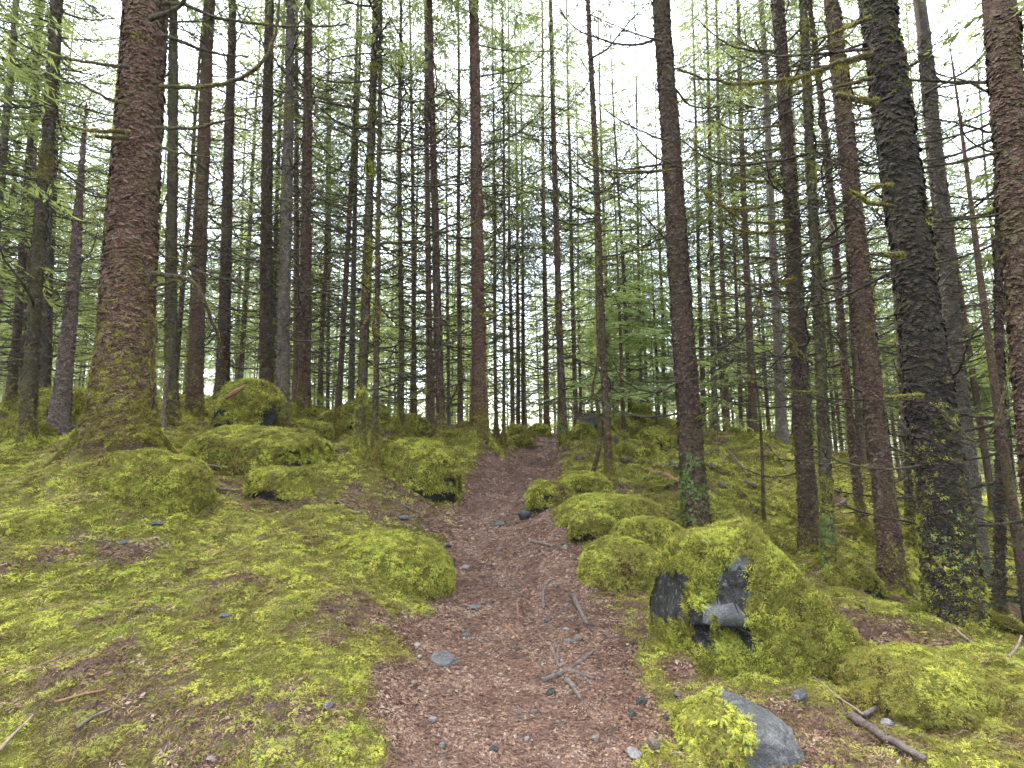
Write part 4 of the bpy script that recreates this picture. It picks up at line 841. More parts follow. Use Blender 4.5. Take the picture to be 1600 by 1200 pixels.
# ivy on three trunks
def ivy(key, z0, z1, n, size):
    e, P0, d = TREE_OBJ[key]; tr = [c for c in e.children if c.name.startswith('trunk')][0].data
    V = np.empty(len(tr.vertices) * 3); tr.vertices.foreach_get('co', V); V = V.reshape(-1, 3)
    F = np.array([p.vertices[:3] for p in tr.polygons]); c = V[F].mean(1); N = np.cross(V[F[:, 1]] - V[F[:, 0]], V[F[:, 2]] - V[F[:, 0]])
    nz = fbm(c * 5, 3); w = ((c[:, 2] > z0) & (c[:, 2] < z1)) * sstep(-0.15, 0.35, nz) * np.where(N[:, 1] < 0.2 * np.abs(N[:, 0]), 1, 0.1); r = np.random.default_rng(len(key) + 5)
    P, N = sample(V, F, n, r, w); scatter('ivy', 'leaf', P, N, size * r.uniform(0.6, 1.3, n), r, e, 0.25)
ivy('AF', 0.0, 1.15, 420, 1.05); ivy('AH', 0.0, 0.75, 260, 0.8); ivy('H', 0.2, 0.6, 60, 1.1); ivy('AB', 0.4, 0.9, 50, 1.2); ivy('AK', 0.4, 1.2, 60, 0.6)
# ------------------------------------------------------------------ other trees: dead sapling, crooked sapling, young evergreens
def pole(name, pts, d, r0, r1, bark, label, moss=0.0, nb=0, cat='sapling', bl=(0.25, 0.7)):
    W = np.array([pix(a, b, d) for a, b in pts]); base = W[0].copy(); W[0, 2] -= 0.0
    e = bpy.data.objects.new(name, None); COL.objects.link(e); e.location = base; tag(e, label, cat)
    P = smooth_path(W - base, max(20, len(pts) * 6)); P = np.concatenate([P[:1] - [0, 0, 0.15], P]); t = np.linspace(0, 1, len(P)); R_ = (r0 + (r1 - r0) * t)
    V, Q, T = tube(P, R_, 10, True, 0.35, len(label)); obj('trunk', mesh('trunk', V, Q, T, BARK[bark]), e); r = np.random.default_rng(len(label) * 7)
    for k in range(nb):
        s = r.uniform(0.12, 0.98); q = np.array([np.interp(s, t, P[:, c]) for c in range(3)]); o = place_branch(e, r, 0, r.uniform(0, 6.28), r.uniform(*bl), BR[k % 12]); o.location = q
    if moss: 
        Ps, Ns = sample(V, tri_of(Q, None), int(900 * moss), r); scatter('moss', 'trunk', Ps, Ns, 0.8 * r.uniform(0.6, 1.3, len(Ps)), r, e, 0.2)
    return e
pole('crooked_sapling', [(925,744),(936,700),(938,665),(932,628),(926,608),(934,560),(932,480),(931,400),(928,250)], 10.2, 0.05, 0.012, 'mossy', 'thin crooked mossy sapling just left of the slim brown spruce', 0.4, 12)
pole('dead_sapling', [(1193,802),(1191,720),(1188,660),(1182,600),(1178,565)], 9.0, 0.034, 0.012, 'mossy', 'bare dead sapling standing alone on the mossy slope', 0.15, 18, bl=(0.15, 0.5))
pole('broken_stick', [(258,704),(256,660),(258,610),(262,572)], 9.3, 0.045, 0.03, 'pale', 'upright broken orange-brown stick right of the massive left trunk', 0.0, 0, 'stick')
pole('leaning_dead_branch', [(668,688),(690,655),(708,620),(716,600)], 12.6, 0.04, 0.012, 'twig', 'leaning dead branch with a moss knob behind the dark spruce', 0.35, 3, 'branch')
pole('bent_stump', [(520,694),(532,660),(524,640)], 11.2, 0.05, 0.035, 'mossy', 'little mossy bent stub left of the crooked dark trunk', 0.9, 0, 'stump')
def young(name, px, py, d, variant, scale, label, mat=None, geo=None):
    b = pix(px, py, d); b[2] = Hs(b[0], b[1]) - 0.05; e = bpy.data.objects.new(name, None); COL.objects.link(e); e.location = b; tag(e, label, 'tree')
    V, Q, T = trunk_geo(0.055 * scale + 0.02, 10.5 * scale, 8 * scale, 8, 20, px * .01, 0.4, 0.03); obj('trunk', mesh('trunk', V, Q, T, BARK['brown']), e)
    if geo is None: cm, lm = LOWC[variant], LOWL[variant]
    else: cm, lm = geo
    o = obj('crown', cm, e); o.scale = (scale,) * 3; o2 = obj('limbs', lm, e, kind='stuff'); o2.scale = (scale,) * 3; o.rotation_euler[2] = o2.rotation_euler[2] = px * 0.37
    return e
V, Q, lb = crown_geo(500, 1.4, 8.5, 2.9, 1.7, 0.10, 0.2, True, 0.017, 1.0); HEM = (mesh('crown', V, Q, None, NEEDLE_Y, False), lb.mesh('limbs', BARK['twig']))
V, Q, lb = crown_geo(501, 0.35, 3.4, 1.25, 1.7, 0.05, 0.3, False, 0.006, 1.0); YS = (mesh('crown', V, Q, None, NEEDLE_D, False), lb.mesh('limbs', BARK['twig']))
young('hemlock_tree', 975, 690, 14.5, 0, 0.85, 'bright green layered young hemlock right of the path', geo=HEM)
young('hemlock_tree', 1030, 675, 19.0, 0, 0.9, 'bright green young hemlock farther back, left of the thick dark brown spruce', geo=HEM)
young('young_spruce', 1605, 930, 5.8, 0, 0.75, 'dark green young spruce at the right edge below the slope', geo=YS)
# ------------------------------------------------------------------ the forest behind: each a tree of its own, sharing variants
rf = np.random.default_rng(77); taken = [tuple(v[:2]) for v in TB.values()]
FT = [mesh('trunk', *trunk_geo(0.098, 24, 16, 10, 40, 50 + k, 0.6, 0.05), BARK[b]) for k, b in enumerate(('red', 'brown', 'dark', 'brown', 'grey'))]
def far_tree(x, y, s, label, group, low=False, young_=False):
    z = Hs(x, y); e = bpy.data.objects.new('spruce_tree', None); COL.objects.link(e); e.location = (x, y, z - 0.05); tag(e, label, 'tree', group)
    e.rotation_euler = (rf.normal(0, 0.012), rf.normal(-0.012, 0.018), rf.uniform(0, 6.28)); hs = s * rf.uniform(0.9, 1.1); ts = s * rf.uniform(0.75, 1.25)
    if young_:
        ts *= 0.4; hs *= 0.42
    o = obj('trunk', FT[int(rf.integers(0, 5))], e); o.scale = (ts, ts, hs)
    if young_:
        k = int(rf.integers(0, 3)); parts = (('crown', LOWC[k]), ('limbs', LOWL[k])); hs = s
    else:
        k = int(rf.integers(0, 7)); parts = (('crown', CROWNS[k]), ('limbs', LIMBS[k]))
    for nm, me in parts:
        o = obj(nm, me, e, kind='stuff' if nm == 'limbs' else None); o.scale = (s * 1.22, s * 1.22, hs); o.location.z = 0 if young_ else -2.4
    if not young_:
        o = obj('dead_branches', SKIRT_FEW[int(rf.integers(0, 3))] if y > 22 else SKIRTS[int(rf.integers(0, 7))], e, kind='stuff'); o.scale = (1, 1, rf.uniform(0.9, 1.15))
    return e
def spot_ok(x, y, md):
    return all((x - a) ** 2 + (y - b) ** 2 > md * md for a, b in taken) and pathd(np.array([x]), np.array([y]))[0] > 0.9
SHORT = {'A':'massive left spruce','B':'pale snag','C':'moss-speckled left spruce','D':'slim olive-brown spruce','E':'right-leaning spruce','F':'dark boulder-side spruce','G':'dark twin trunk','H':'grey lichened spruce','J':'reddish spruce','K':'lone slender spruce','L':'first thin twin','N':'crooked mossy trunk','P':'mossy pole','R':'reddish pair trunk','S':'dark pair trunk','U':'thick central spruce','Z':'path-end trio','AA':'path-end spruce','AB':'mossy-footed spruce','AD':'slim brown spruce','AF':'thick dark brown spruce','AQ':'reddish ridge spruce','AS':'stout ridge spruce','AT':'stout slope spruce','AG':'mossy-limbed spruce','AI':'slim leaning spruce','AJ':'red-brown leaning spruce','AK':'massive dark right trunk','AL':'half-hidden greyish spruce'}
def colpx(x, y, z):
    v = np.array([x, y, z]) - CAM; return 800 + FPX * (v @ RGT) / (v @ FWD)
GAPS = sorted((colpx(*TB[k][:2], TB[k][2] + 1.5), k) for k in SHORT)
ORD = ['nearest', 'second nearest', 'third nearest', 'fourth nearest', 'fifth nearest', 'sixth nearest', 'seventh nearest', 'eighth nearest']
def name_gaps(items, kind):
    """label every tree of the stand by the gap between nearer trunks in which it shows and by its distance rank there"""
    by = {}
    for it in items:
        p = colpx(it[0], it[1], Hs(it[0], it[1]) + 2.0); l = [k for q, k in GAPS if q <= p]; r = [k for q, k in GAPS if q > p]
        by.setdefault((l[-1] if l else None, r[0] if r else None), []).append(it)
    out = []
    for (l, r), L in by.items():
        L.sort(key=lambda q: math.hypot(q[0], q[1]))
        where = 'between the %s and the %s' % (SHORT[l], SHORT[r]) if l and r else ('left of the %s' % SHORT[r] if r else 'right of the %s' % SHORT[l])
        for n, it in enumerate(L):
            out.append((it, (ORD[n] + ' ' if n < 8 and len(L) > 1 else ('farther ' if n >= 8 else '')) + kind + ' ' + where, where))
    return out
def side(x, y): u = x / y; return 'left' if u < -0.12 else ('centre' if u < 0.28 else 'right')
items = [((p_ - 800) / 800 * d_, d_) for p_, d_ in ((985, 19), (1010, 26), (962, 30), (1037, 23), (1072, 28), (1130, 25), (1165, 31), (1310, 20), (1440, 19), (1532, 17), (1500, 25), (905, 27), (700, 20), (560, 24), (420, 20))]
taken += items
for k in range(6000):
    if len(items) >= 165: break
    u = -1.25 + 2.5 * ((k * 0.6180339) % 1.0); y = 14 + 48 * ((k * 0.7548777) % 1.0); u += rf.normal(0, 0.02); y += rf.normal(0, 1.0); x = u * y
    if abs(u) < 1.0 and y < 15.5: continue
    if not spot_ok(x, y, 1.15 + 0.018 * y): continue
    taken.append((x, y)); items.append((x, y))
for (x, y), lab, wh in name_gaps(items, 'background spruce'): far_tree(x, y, rf.uniform(0.8, 1.1), lab, 'background spruces ' + wh)
# trees beside the view that close the stand to left and right
for x, y in ((-9.2,5.5),(-11,9.0),(-8.5,1.5),(-13,3),(-13,12.5),(7.8,3.0),(9.5,6.2),(12,9.5),(10.5,1.0),(14,4.5)):
    far_tree(x, y, rf.uniform(0.9, 1.1), 'spruce standing beside the view at the edge of the clearing', 'spruces beside the view')
items = []
for k in range(6000):
    if len(items) >= 80: break
    u = -1.1 + 2.1 * ((k * 0.6180339) % 1.0); y = 15.5 + 32 * ((k * 0.7548777 + 0.3) % 1.0) + rf.normal(0, 1); x = u * y
    if not spot_ok(x, y, 1.0): continue
    taken.append((x, y)); items.append((x, y))
for (x, y), lab, wh in name_gaps(items, 'young spruce'): far_tree(x, y, rf.uniform(0.45, 0.95), lab, 'young spruces ' + wh, young_=True)
# far-off wood that reads as one mass
fw = MB(); fwc = []
for k in range(270):
    u = rf.uniform(-1.15, 0.95); y = rf.uniform(62, 105); x = u * y; z = Hs(x, y); h = rf.uniform(18, 26)
    V, Q, T = trunk_geo(0.16, h, 12, 5, 4, k, 0.3, 0); V = V + [x, y, z]; fw.add(V, Q, T)
    n = 330; f = rf.random(n); zz = z + h * ((0.03 if x < 0.25 * y else 0.16) + 0.95 * f); a = rf.uniform(0, 6.28, n); rad = (2.6 * (1 - f) ** 0.7 + 0.2) * np.sqrt(rf.random(n)); p = np.stack([x + rad * np.cos(a), y + rad * np.sin(a), zz], -1)
    d = unit(np.stack([np.cos(a), np.sin(a), rf.uniform(-0.9, 0.1, n)], -1)) * rf.uniform(0.35, 0.9, (n, 1)); w = unit(rf.normal(0, 1, (n, 3))) * 0.20
    fwc.append(np.stack([p, p + d * 0.5 + w, p + d, p + d * 0.5 - w], 1).reshape(-1, 3))
V = np.concatenate(fwc); fo = obj('distant_wood', mesh('distant_wood', V, np.arange(len(V)).reshape(-1, 4), None, NEEDLE, False)); tag(fo, 'distant mass of spruces closing the view behind all other trees', 'wood', kind='stuff')
ft = obj('trunks', fw.mesh('trunks', BARK['brown']), fo, kind='stuff')

# ------------------------------------------------------------------ boulders
def clip_planes(V, planes):
    for n, d in planes:
        n = unit(np.array(n, float)); s = V @ n - d; V = V - np.maximum(s, 0)[:, None] * n * 0.92
    return V
def boulder(name, base, W, Hh, D, bare, box, label, seed, dist, sub=4, rockmat=None, planes=None, cat='boulder', mossn=None, skew=0.0):
    r = np.random.default_rng(seed); V, F = ICO[sub]; V = V.copy()
    if planes is None:
        pl = [(unit(r.normal(0, 1, 3) + np.array([0, -0.4, 0.1])), r.uniform(0.62, 0.9) - 0.22 * box) for k in range(4 + int(6 * box))]; V = clip_planes(V, pl)
    else: V = clip_planes(V, planes)
    V = np.sign(V) * np.abs(V) ** 0.8; V = V * (1 + 0.17 * fbm(V * 1.4 + seed, 3) + 0.06 * fbm(V * 4 + seed, 2) + 0.03 * fbm(V * 11 + seed, 2))[:, None]
    mxs = np.abs(V).max(0); V = V / mxs; V[:, 0] += skew * np.clip(V[:, 2], 0, 1)
    V = V * np.array([W / 2, D / 2, Hh * 0.72]); zoff = Hh * 0.28
    V[:, 2] += zoff
    e = bpy.data.objects.new(name, None); COL.objects.link(e); e.location = base; tag(e, label, cat)
    N = unit(np.cross(V[F[:, 1]] - V[F[:, 0]], V[F[:, 2]] - V[F[:, 0]])); c = V[F].mean(1)
    obj('rock', mesh('rock', V, None, F, rockmat or ROCKD, False), e)
    th_ = -0.2 + 1.0 * bare; score = N[:, 2] + 0.8 * fbm(c * (2.2 / max(W, 0.3)) + seed, 3) + 0.15
    on = score > th_
    if on.any():
        VN = np.zeros_like(V)
        for j in range(3): np.add.at(VN, F[:, j], N)
        VN = unit(VN); G = F[on]; us_, inv_ = np.unique(G, return_inverse=True)
        MV = V[us_] + VN[us_] * (0.010 + 0.001 * dist) * (1 + 0.7 * fbm(V[us_] * 6 + seed, 2))[:, None]
        mc = obj('moss_cover', mesh('moss_cover', MV, None, inv_.reshape(-1, 3), MOSS_S), e)
        A = 0.5 * np.linalg.norm(np.cross(V[G[:, 1]] - V[G[:, 0]], V[G[:, 2]] - V[G[:, 0]]), axis=1).sum(); s = float(np.clip(dist / 7.2, 0.52, 5))
        n = mossn or int(min(13000, A / (0.032 * s) ** 2 * 0.95)); P, Nn = sample(V + VN * (0.014 + 0.0016 * dist), G, n, r); scatter('moss', 'moss', P, Nn, s * r.uniform(0.6, 1.25, n), r, mc, 0.15)
    return e
for k, (x0, x1, yt, yb, d, bare, box, label) in enumerate(BOULDERS):
    W = (x1 - x0) / FPX * d; Hh = (yb - yt) / FPX * d; D = W * (0.8 if W < 1.2 else 0.6); p = pix((x0 + x1) / 2, yb, d); p[1] += D * 0.38; g = Hs(p[0], p[1])
    # top of the boulder stays where its outline is in the picture
    ztop = CAM[2] + (pix((x0 + x1) / 2, yt, 1) - CAM)[2] / (pix((x0 + x1) / 2, yt, 1) - CAM)[1] * p[1]
    zb = min(p[2], g); Hh = max(ztop - zb, Hh * 0.6); p[2] = zb
    boulder('mossy_boulder', p, W * 1.04, Hh, D, bare if bare > 0.8 else bare * 0.45, box, label, 700 + k * 13, d, 4, ROCK if bare > 0.8 else None)

# rock-faced boulder in the right foreground
def hero():
    r = np.random.default_rng(42); V, F = ICO[5]; V = np.sign(V) * np.abs(V) ** 0.82
    pl = [((-1, -0.12, 0.10), 0.50), ((-0.30, -0.95, 0.16), 0.62), ((0.30, -0.88, 0.34), 0.60), ((0.70, -0.12, 0.70), 0.56), ((0.55, -0.55, 0.63), 0.66), ((-0.25, 0.1, 0.96), 0.76), ((-0.75, -0.5, 0.43), 0.66), ((0.1, 0.9, 0.4), 0.7), ((0.05, -0.75, 0.66), 0.72)]
    V = clip_planes(V, pl); V = V * np.array([1.02, 0.66, 0.98])
    V = V * (1 + 0.07 * fbm(V * 2.2 + 4, 3) + 0.03 * fbm(V * 7, 3))[:, None]
    base = pix(1225, 1085, 3.35); base[1] += 0.42; base[2] = Hs(base[0], base[1]) - 0.02
    ztop = CAM[2] + (pix(1150, 820, 1) - CAM)[2] / (pix(1150, 820, 1) - CAM)[1] * base[1]
    V[:, 0] = np.where(V[:, 0] < 0, V[:, 0] * 0.60 / -V[:, 0].min(), V[:, 0] * 0.80 / V[:, 0].max())
    V[:, 2] = (V[:, 2] + 0.22) * (ztop - base[2]) / (V[:, 2].max() + 0.22)
    def seen(P):
        w = P + base - CAM; dd = w @ FWD; return 800 + FPX * (w @ RGT) / dd, 600 - FPX * (w @ UPV) / dd
    # broken facet, ledge and hollow on the face towards the path
    qx, qy = seen(V); fr = sstep(0.05, -0.15, V[:, 1]) * sstep(1050, 1085, qx) * (1 - sstep(1165, 1195, qx)); g_ = lambda c_, w_: np.exp(-((qy - c_) / w_) ** 2)
    V[:, 1] += fr * (0.03 * g_(885, 25) + 0.09 * g_(938, 20) - 0.04 * g_(966, 12) + 0.26 * g_(1000, 14)) + sstep(0.05, -0.15, V[:, 1]) * 0.010 * fbm(V * 9, 2)
    e = bpy.data.objects.new('mossy_boulder', None); COL.objects.link(e); e.location = base; tag(e, 'big foreground boulder with a bare dark rock face and draped moss', 'boulder')
    N = unit(np.cross(V[F[:, 1]] - V[F[:, 0]], V[F[:, 2]] - V[F[:, 0]])); c = V[F].mean(1); obj('rock', mesh('rock', V, None, F, ROCKF, True), e)
    nz = fbm(c * 3.2 + 8, 3) + 0.6 * fbm(c * 11, 2); px, py = seen(c); px = px + 14 * nz; py = py + 14 * fbm(c * 6 + 3, 2); vis = N[:, 1] < 0.35
    inb = lambda x0, x1, y0, y1: (px > x0) & (px < x1) & (py > y0) & (py < y1)
    bare = vis & (inb(900, 1078, 886, 976) | (inb(1112, 1172, 858, 1008) & (px > 1112 + 0.5 * np.abs(py - 930))) | inb(1086, 1124, 950, 1004))
    on = ~bare & ~(N[:, 2] < -0.45)
    rk = [q for q in e.children if q.name.startswith('rock')][0].data; rk.materials.append(ROCK); sx, sy = seen(c); wv = fbm(c * 3.0, 2); sx = sx + 10 * wv; sy = sy + 8 * wv; pale = bare & (((sx > 1122) & (sy < 900 + 60 * wv)) | ((sy > 954 - 30 * wv) & (sy < 982) & (sx > 1105)))
    rk.polygons.foreach_set('material_index', pale.astype(np.int32)); rk.update()
    VN = np.zeros_like(V)
    for j in range(3): np.add.at(VN, F[:, j], N)
    VN = unit(VN); G = F[on]; us_, inv_ = np.unique(G, return_inverse=True); mc = obj('moss_cover', mesh('moss_cover', V[us_] + VN[us_] * (0.014 + 0.012 * fbm(V[us_] * 9, 2))[:, None], None, inv_.reshape(-1, 3), MOSS_S), e)
    n = 9500; P, Nn = sample(V + VN * 0.020, G, n, r); Nn = unit(Nn + np.array([0.10, -0.05, -0.35])); scatter('moss', 'moss', P, Nn, r.uniform(0.45, 0.9, n), r, mc, 0.0)
    return e
ROCKF = rock_mat('rock_face', (0.006, 0.006, 0.005), (0.022, 0.022, 0.019), (0.14, 0.138, 0.125), 0.5)
hero()
# grey rock at the bottom edge, half moss, half bare
p = pix(1172, 1195, 2.55); p[1] += 0.12; p[2] = Hs(p[0], p[1]) - 0.05
e = boulder('grey_rock', p, 0.60, 0.27, 0.50, 3.0, 0.0, 'angular grey rock at the bottom edge with moss on its left shoulder', 5, 2.6, 4, ROCK, [((-0.55, -0.5, 0.67), 0.42), ((0.35, -0.45, 0.82), 0.40), ((0.6, 0.5, 0.6), 0.5), ((-0.3, 0.8, 0.5), 0.55), ((0.1, -1, 0.1), 0.7), ((1, 0, 0.2), 0.8)])
me = [c for c in e.children if c.name.startswith('rock')][0].data; V = np.array([v.co for v in me.vertices]); F = np.array([q.vertices[:] for q in me.polygons]); N = unit(np.cross(V[F[:, 1]] - V[F[:, 0]], V[F[:, 2]] - V[F[:, 0]])); c = V[F].mean(1)
on = (c[:, 0] + 0.25 * c[:, 1] + 0.10 * fbm(c * 9, 3) < -0.09) & (c[:, 2] > 0.0); G = F[on]; r = np.random.default_rng(8); P, Nn = sample(V, G, 750, r); us_, inv_ = np.unique(G, return_inverse=True)
mc = obj('moss_cover', mesh('moss_cover', V[us_] * 1.015 + [0, 0, 0.006], None, inv_.reshape(-1, 3), MOSS_S), e); scatter('moss', 'moss', P, Nn, r.uniform(0.5, 0.95, 750), r, mc, 0.3)
# mossy hummocks
def hummock(x0, x1, yt, yb, d, label, seed, D=None):
    W = (x1 - x0) / FPX * d; p = pix((x0 + x1) / 2, yb, d); D = D or W * 0.8; p[1] += D * 0.42; g = Hs(p[0], p[1]); p[2] = min(p[2], g)
    ztop = CAM[2] + (pix((x0 + x1) / 2, yt, 1) - CAM)[2] / (pix((x0 + x1) / 2, yt, 1) - CAM)[1] * p[1]
    return boulder('moss_hummock', p, W, max(ztop - p[2], 0.15), D, -0.6, 0, label, seed, d, 4, ROCKD, [((0.3, 0.2, 0.9), 0.95)], 'hummock')
hummock(455, 698, 832, 972, 5.0, 'large moss hummock bulging onto the left edge of the path', 31)
hummock(1390, 1660, 1022, 1190, 2.75, 'bright mossy bank in the bottom right corner', 33, 0.75)
hummock(-60, 90, 800, 880, 4.9, 'low moss hummock at the left edge in the foreground', 35)
hummock(60, 300, 705, 810, 5.7, 'moss mound heaped against the massive left trunk', 37, 0.9)

# ------------------------------------------------------------------ mossy fallen logs and sticks on the slope
LOGS = [
 ([(962,694),(1000,706),(1030,722),(1062,738)], .075, 1, 'long mossy log slanting down behind the slim brown spruce'),
 ([(972,724),(1010,730),(1045,742)], .06, 1, 'shorter mossy log below the long slanting one'),
 ([(965,750),(1000,752),(1050,748)], .05, 1, 'flat mossy stick lying behind the domed boulder, upper'),
 ([(968,762),(1010,766),(1052,760)], .05, 1, 'flat mossy stick lying behind the domed boulder, lower'),
 ([(1000,672),(1020,684),(1040,696)], .06, 1, 'mossy log on the pile right of the far path'),
 ([(905,720),(922,705),(935,692)], .05, 1, 'mossy root arching beside the crooked sapling'),
 ([(1100,712),(1118,708),(1130,720),(1128,735)], .05, 1, 'mossy log end on the ridge right of the dark brown trunk'),
 ([(1110,735),(1140,745),(1180,765)], .05, 1, 'mossy stick running down the upper slope'),
 ([(1125,760),(1160,785),(1180,805)], .05, 1, 'mossy stick running down to the dead sapling'),
 ([(1130,700),(1150,722),(1168,748)], .022, 0, 'bare grey branch lying down the mossy slope'),
 ([(1205,715),(1240,750),(1262,790)], .05, 1, 'mossy log running down right of the dead sapling'),
 ([(1215,790),(1245,815),(1262,840)], .045, 1, 'mossy stick below, near the dark limbed spruce'),
 ([(1300,760),(1330,790),(1345,820)], .05, 1, 'mossy log between the slim leaning spruce and the pole'),
 ([(1310,800),(1335,775),(1345,770)], .025, 0, 'dark dead branch poking from the slope by the leaning spruce'),
 ([(1015,740),(1040,748),(1060,758)], .05, 2, 'rusty brown rotten log beside the thick dark brown spruce'),
]
def stick(name, pts, rad, mat, label, cat, moss=0, taper=0.6, lift=0.5, group=None, sides=8, seed=0, wob=0.35, d0=None):
    W = np.array([ground_at(a, b) for a, b in pts]); P = smooth_path(W, max(16, 6 * len(pts)))
    hz_ = H(P[:, 0], P[:, 1]); P[:, 2] = (hz_ if rad > 0.04 else 0.25 * hz_ + 0.75 * (np.linspace(hz_[0], hz_[-1], len(hz_)) + max(0.0, float((hz_ - np.linspace(hz_[0], hz_[-1], len(hz_))).max()) * 0.6))) + rad * lift + (0.014 if rad < 0.04 else 0); rad = rad * (1.3 if rad < 0.04 else 1); c = P.mean(0); r = np.random.default_rng(seed + 17); t = np.linspace(0, 1, len(P)); P = P + r.normal(0, rad * 0.06, P.shape)
    R_ = rad * (1 - (1 - taper) * t); V, Q, T = tube(P - c, R_, sides, True, wob, seed)
    if moss != 1 and not moss:
        o = obj(name, mesh(name, V, Q, T, mat), None, c); tag(o, label, cat, group); return o
    e = bpy.data.objects.new(name, None); COL.objects.link(e); e.location = c; tag(e, label, cat, group); obj('wood', mesh('wood', V, Q, T, mat), e)
    if moss == 1:
        dist = np.linalg.norm(c); s = float(np.clip(dist / 4.2, 0.7, 4)) * 0.8; F = tri_of(Q, None); N = np.cross(V[F[:, 1]] - V[F[:, 0]], V[F[:, 2]] - V[F[:, 0]]); L = np.linalg.norm(P[-1] - P[0]); n = int(L * rad * 5 / (0.032 * s) ** 2)
        Ps, Ns = sample(V, F, n, r, (unit(N)[:, 2] > -0.5).astype(float)); scatter('moss', 'moss', Ps, Ns, s * r.uniform(0.6, 1.2, n), r, e, 0.2)
    return e
for k, (pts, rad, ms, label) in enumerate(LOGS):
    rad = rad * 1.35 if rad > 0.03 else rad
    stick('fallen_log' if rad > 0.03 else 'fallen_branch', pts, rad, WOOD_O if ms == 2 else WOOD_G, label, 'log' if rad > 0.03 else 'branch', ms, 0.7, 0.9, seed=k)
STICKS = [
 ([(849,954),(849,930),(857,913),(871,905)], .016, WOOD_G, 'tree_root', 'curved grey root curling across the middle of the path', 'root', .3),
 ([(896,935),(905,957),(918,981)], .026, WOOD_G, 'fallen_branch', 'thick grey branch piece on the right side of the path', 'branch', .6),
 ([(830,851),(846,853),(864,859)], .030, WOOD_G, 'fallen_branch', 'short thick branch stub farther up the path', 'branch', .6),
 ([(849,1070),(888,1051),(928,1023)], .016, WOOD_G, 'tree_root', 'long slanting root, uppermost of the crossing roots', 'root', .5),
 ([(862,1018),(868,1032),(874,1048)], .014, WOOD_G, 'tree_root', 'short root ending above the crossing roots', 'root', .5),
 ([(888,1053),(908,1058),(928,1066)], .015, WOOD_G, 'tree_root', 'root reaching right from the crossing roots', 'root', .4),
 ([(886,1070),(896,1080),(906,1096)], .018, WOOD_G, 'tree_root', 'lowest stub of the crossing roots', 'root', .4),
 ([(790,982),(800,992),(811,1003)], .010, WOOD_O, 'stick', 'orange-brown splinter in the middle of the path', 'stick', .6),
 ([(808,947),(810,967)], .009, WOOD_O, 'stick', 'small upright orange splinter farther up the path', 'stick', .6),
 ([(812,874),(830,868),(846,860)], .007, WOOD_O, 'stick', 'thin orange twig below the branch stub', 'stick', .6),
 ([(1334,1132),(1370,1152),(1405,1172),(1445,1198)], .020, WOOD_G, 'fallen_branch', 'peeling brown branch lying in the bottom right corner', 'branch', .6),
 ([(300,762),(340,768),(368,772)], .022, WOOD_G, 'fallen_branch', 'dark branch lying right of the massive left trunk', 'branch', .5),
 ([(272,716),(300,728),(340,738),(366,740)], .018, WOOD_G, 'fallen_branch', 'thin dark branch lying under the broad mossy mound', 'branch', .5),
 ([(526,784),(546,794),(566,805)], .012, WOOD_G, 'stick', 'dark stick on the brown ground left of the long boulder', 'stick', .5),
 ([(626,788),(642,797),(658,806)], .011, WOOD_G, 'stick', 'dark stick on the brown bank beside the path', 'stick', .5),
 ([(85,1106),(130,1090),(165,1085)], .006, WOOD_O, 'stick', 'orange-brown twig in the moss at bottom left', 'stick', .5),
 ([(0,1180),(20,1160),(52,1122)], .007, WOOD, 'stick', 'pale twig in the bottom left corner', 'stick', .5),
 ([(120,1146),(150,1125),(178,1112)], .007, WOOD_G, 'stick', 'grey twig in the foreground moss at left', 'stick', .5),
 ([(1350,1128),(1390,1105),(1440,1080),(1510,1064)], .010, WOOD_G, 'stick', 'thin long twig leaning over the bottom right bank', 'stick', .4),
 ([(1208,1014),(1245,1045),(1300,1085),(1350,1130)], .007, WOOD, 'stick', 'pale thin twig across the front of the big boulder', 'stick', .5),
 ([(1430,945),(1480,975),(1560,1015),(1600,1022)], .009, WOOD, 'stick', 'pale twig at the foot of the massive dark trunk', 'stick', .5),
]
for k, (pts, rad, mat, nm, label, cat, lift) in enumerate(STICKS): stick(nm, pts, rad, mat, label, cat, 0, 0.55, lift, seed=40 + k, wob=0.18)
for (px, py, s, lab) in ((330, 806, 0.26, 'dead upright twig sprig in the foreground moss, left of two'), (386, 800, 0.24, 'dead upright twig sprig in the foreground moss, right of two')):
    g = ground_at(px, py); mb = MB(); r = np.random.default_rng(px)
    for k in range(4):
        d = unit(np.array([r.normal(0, .5), r.normal(0, .4), 1])); mb.add(*tube(np.linspace(0, 1, 5)[:, None] * d * s * r.uniform(.6, 1.2) + [0, 0, -0.02], [.006, .005, .004, .003, .002], 4))
    tag(obj('twig_sprig', mb.mesh('twig_sprig', WOOD_O), None, g), lab, 'twig')
# split branch resting on the peaked boulder
a, b = pix(352, 622, 9.35), pix(384, 602, 9.45); tag(obj('split_branch', mesh('split_branch', *tube(np.linspace(0, 1, 6)[:, None] * (b - a), [.05, .045, .05, .04, .03, .012], 6, True, .5), WOOD_O), None, a), 'split reddish branch stub leaning on the peaked mossy boulder', 'branch')

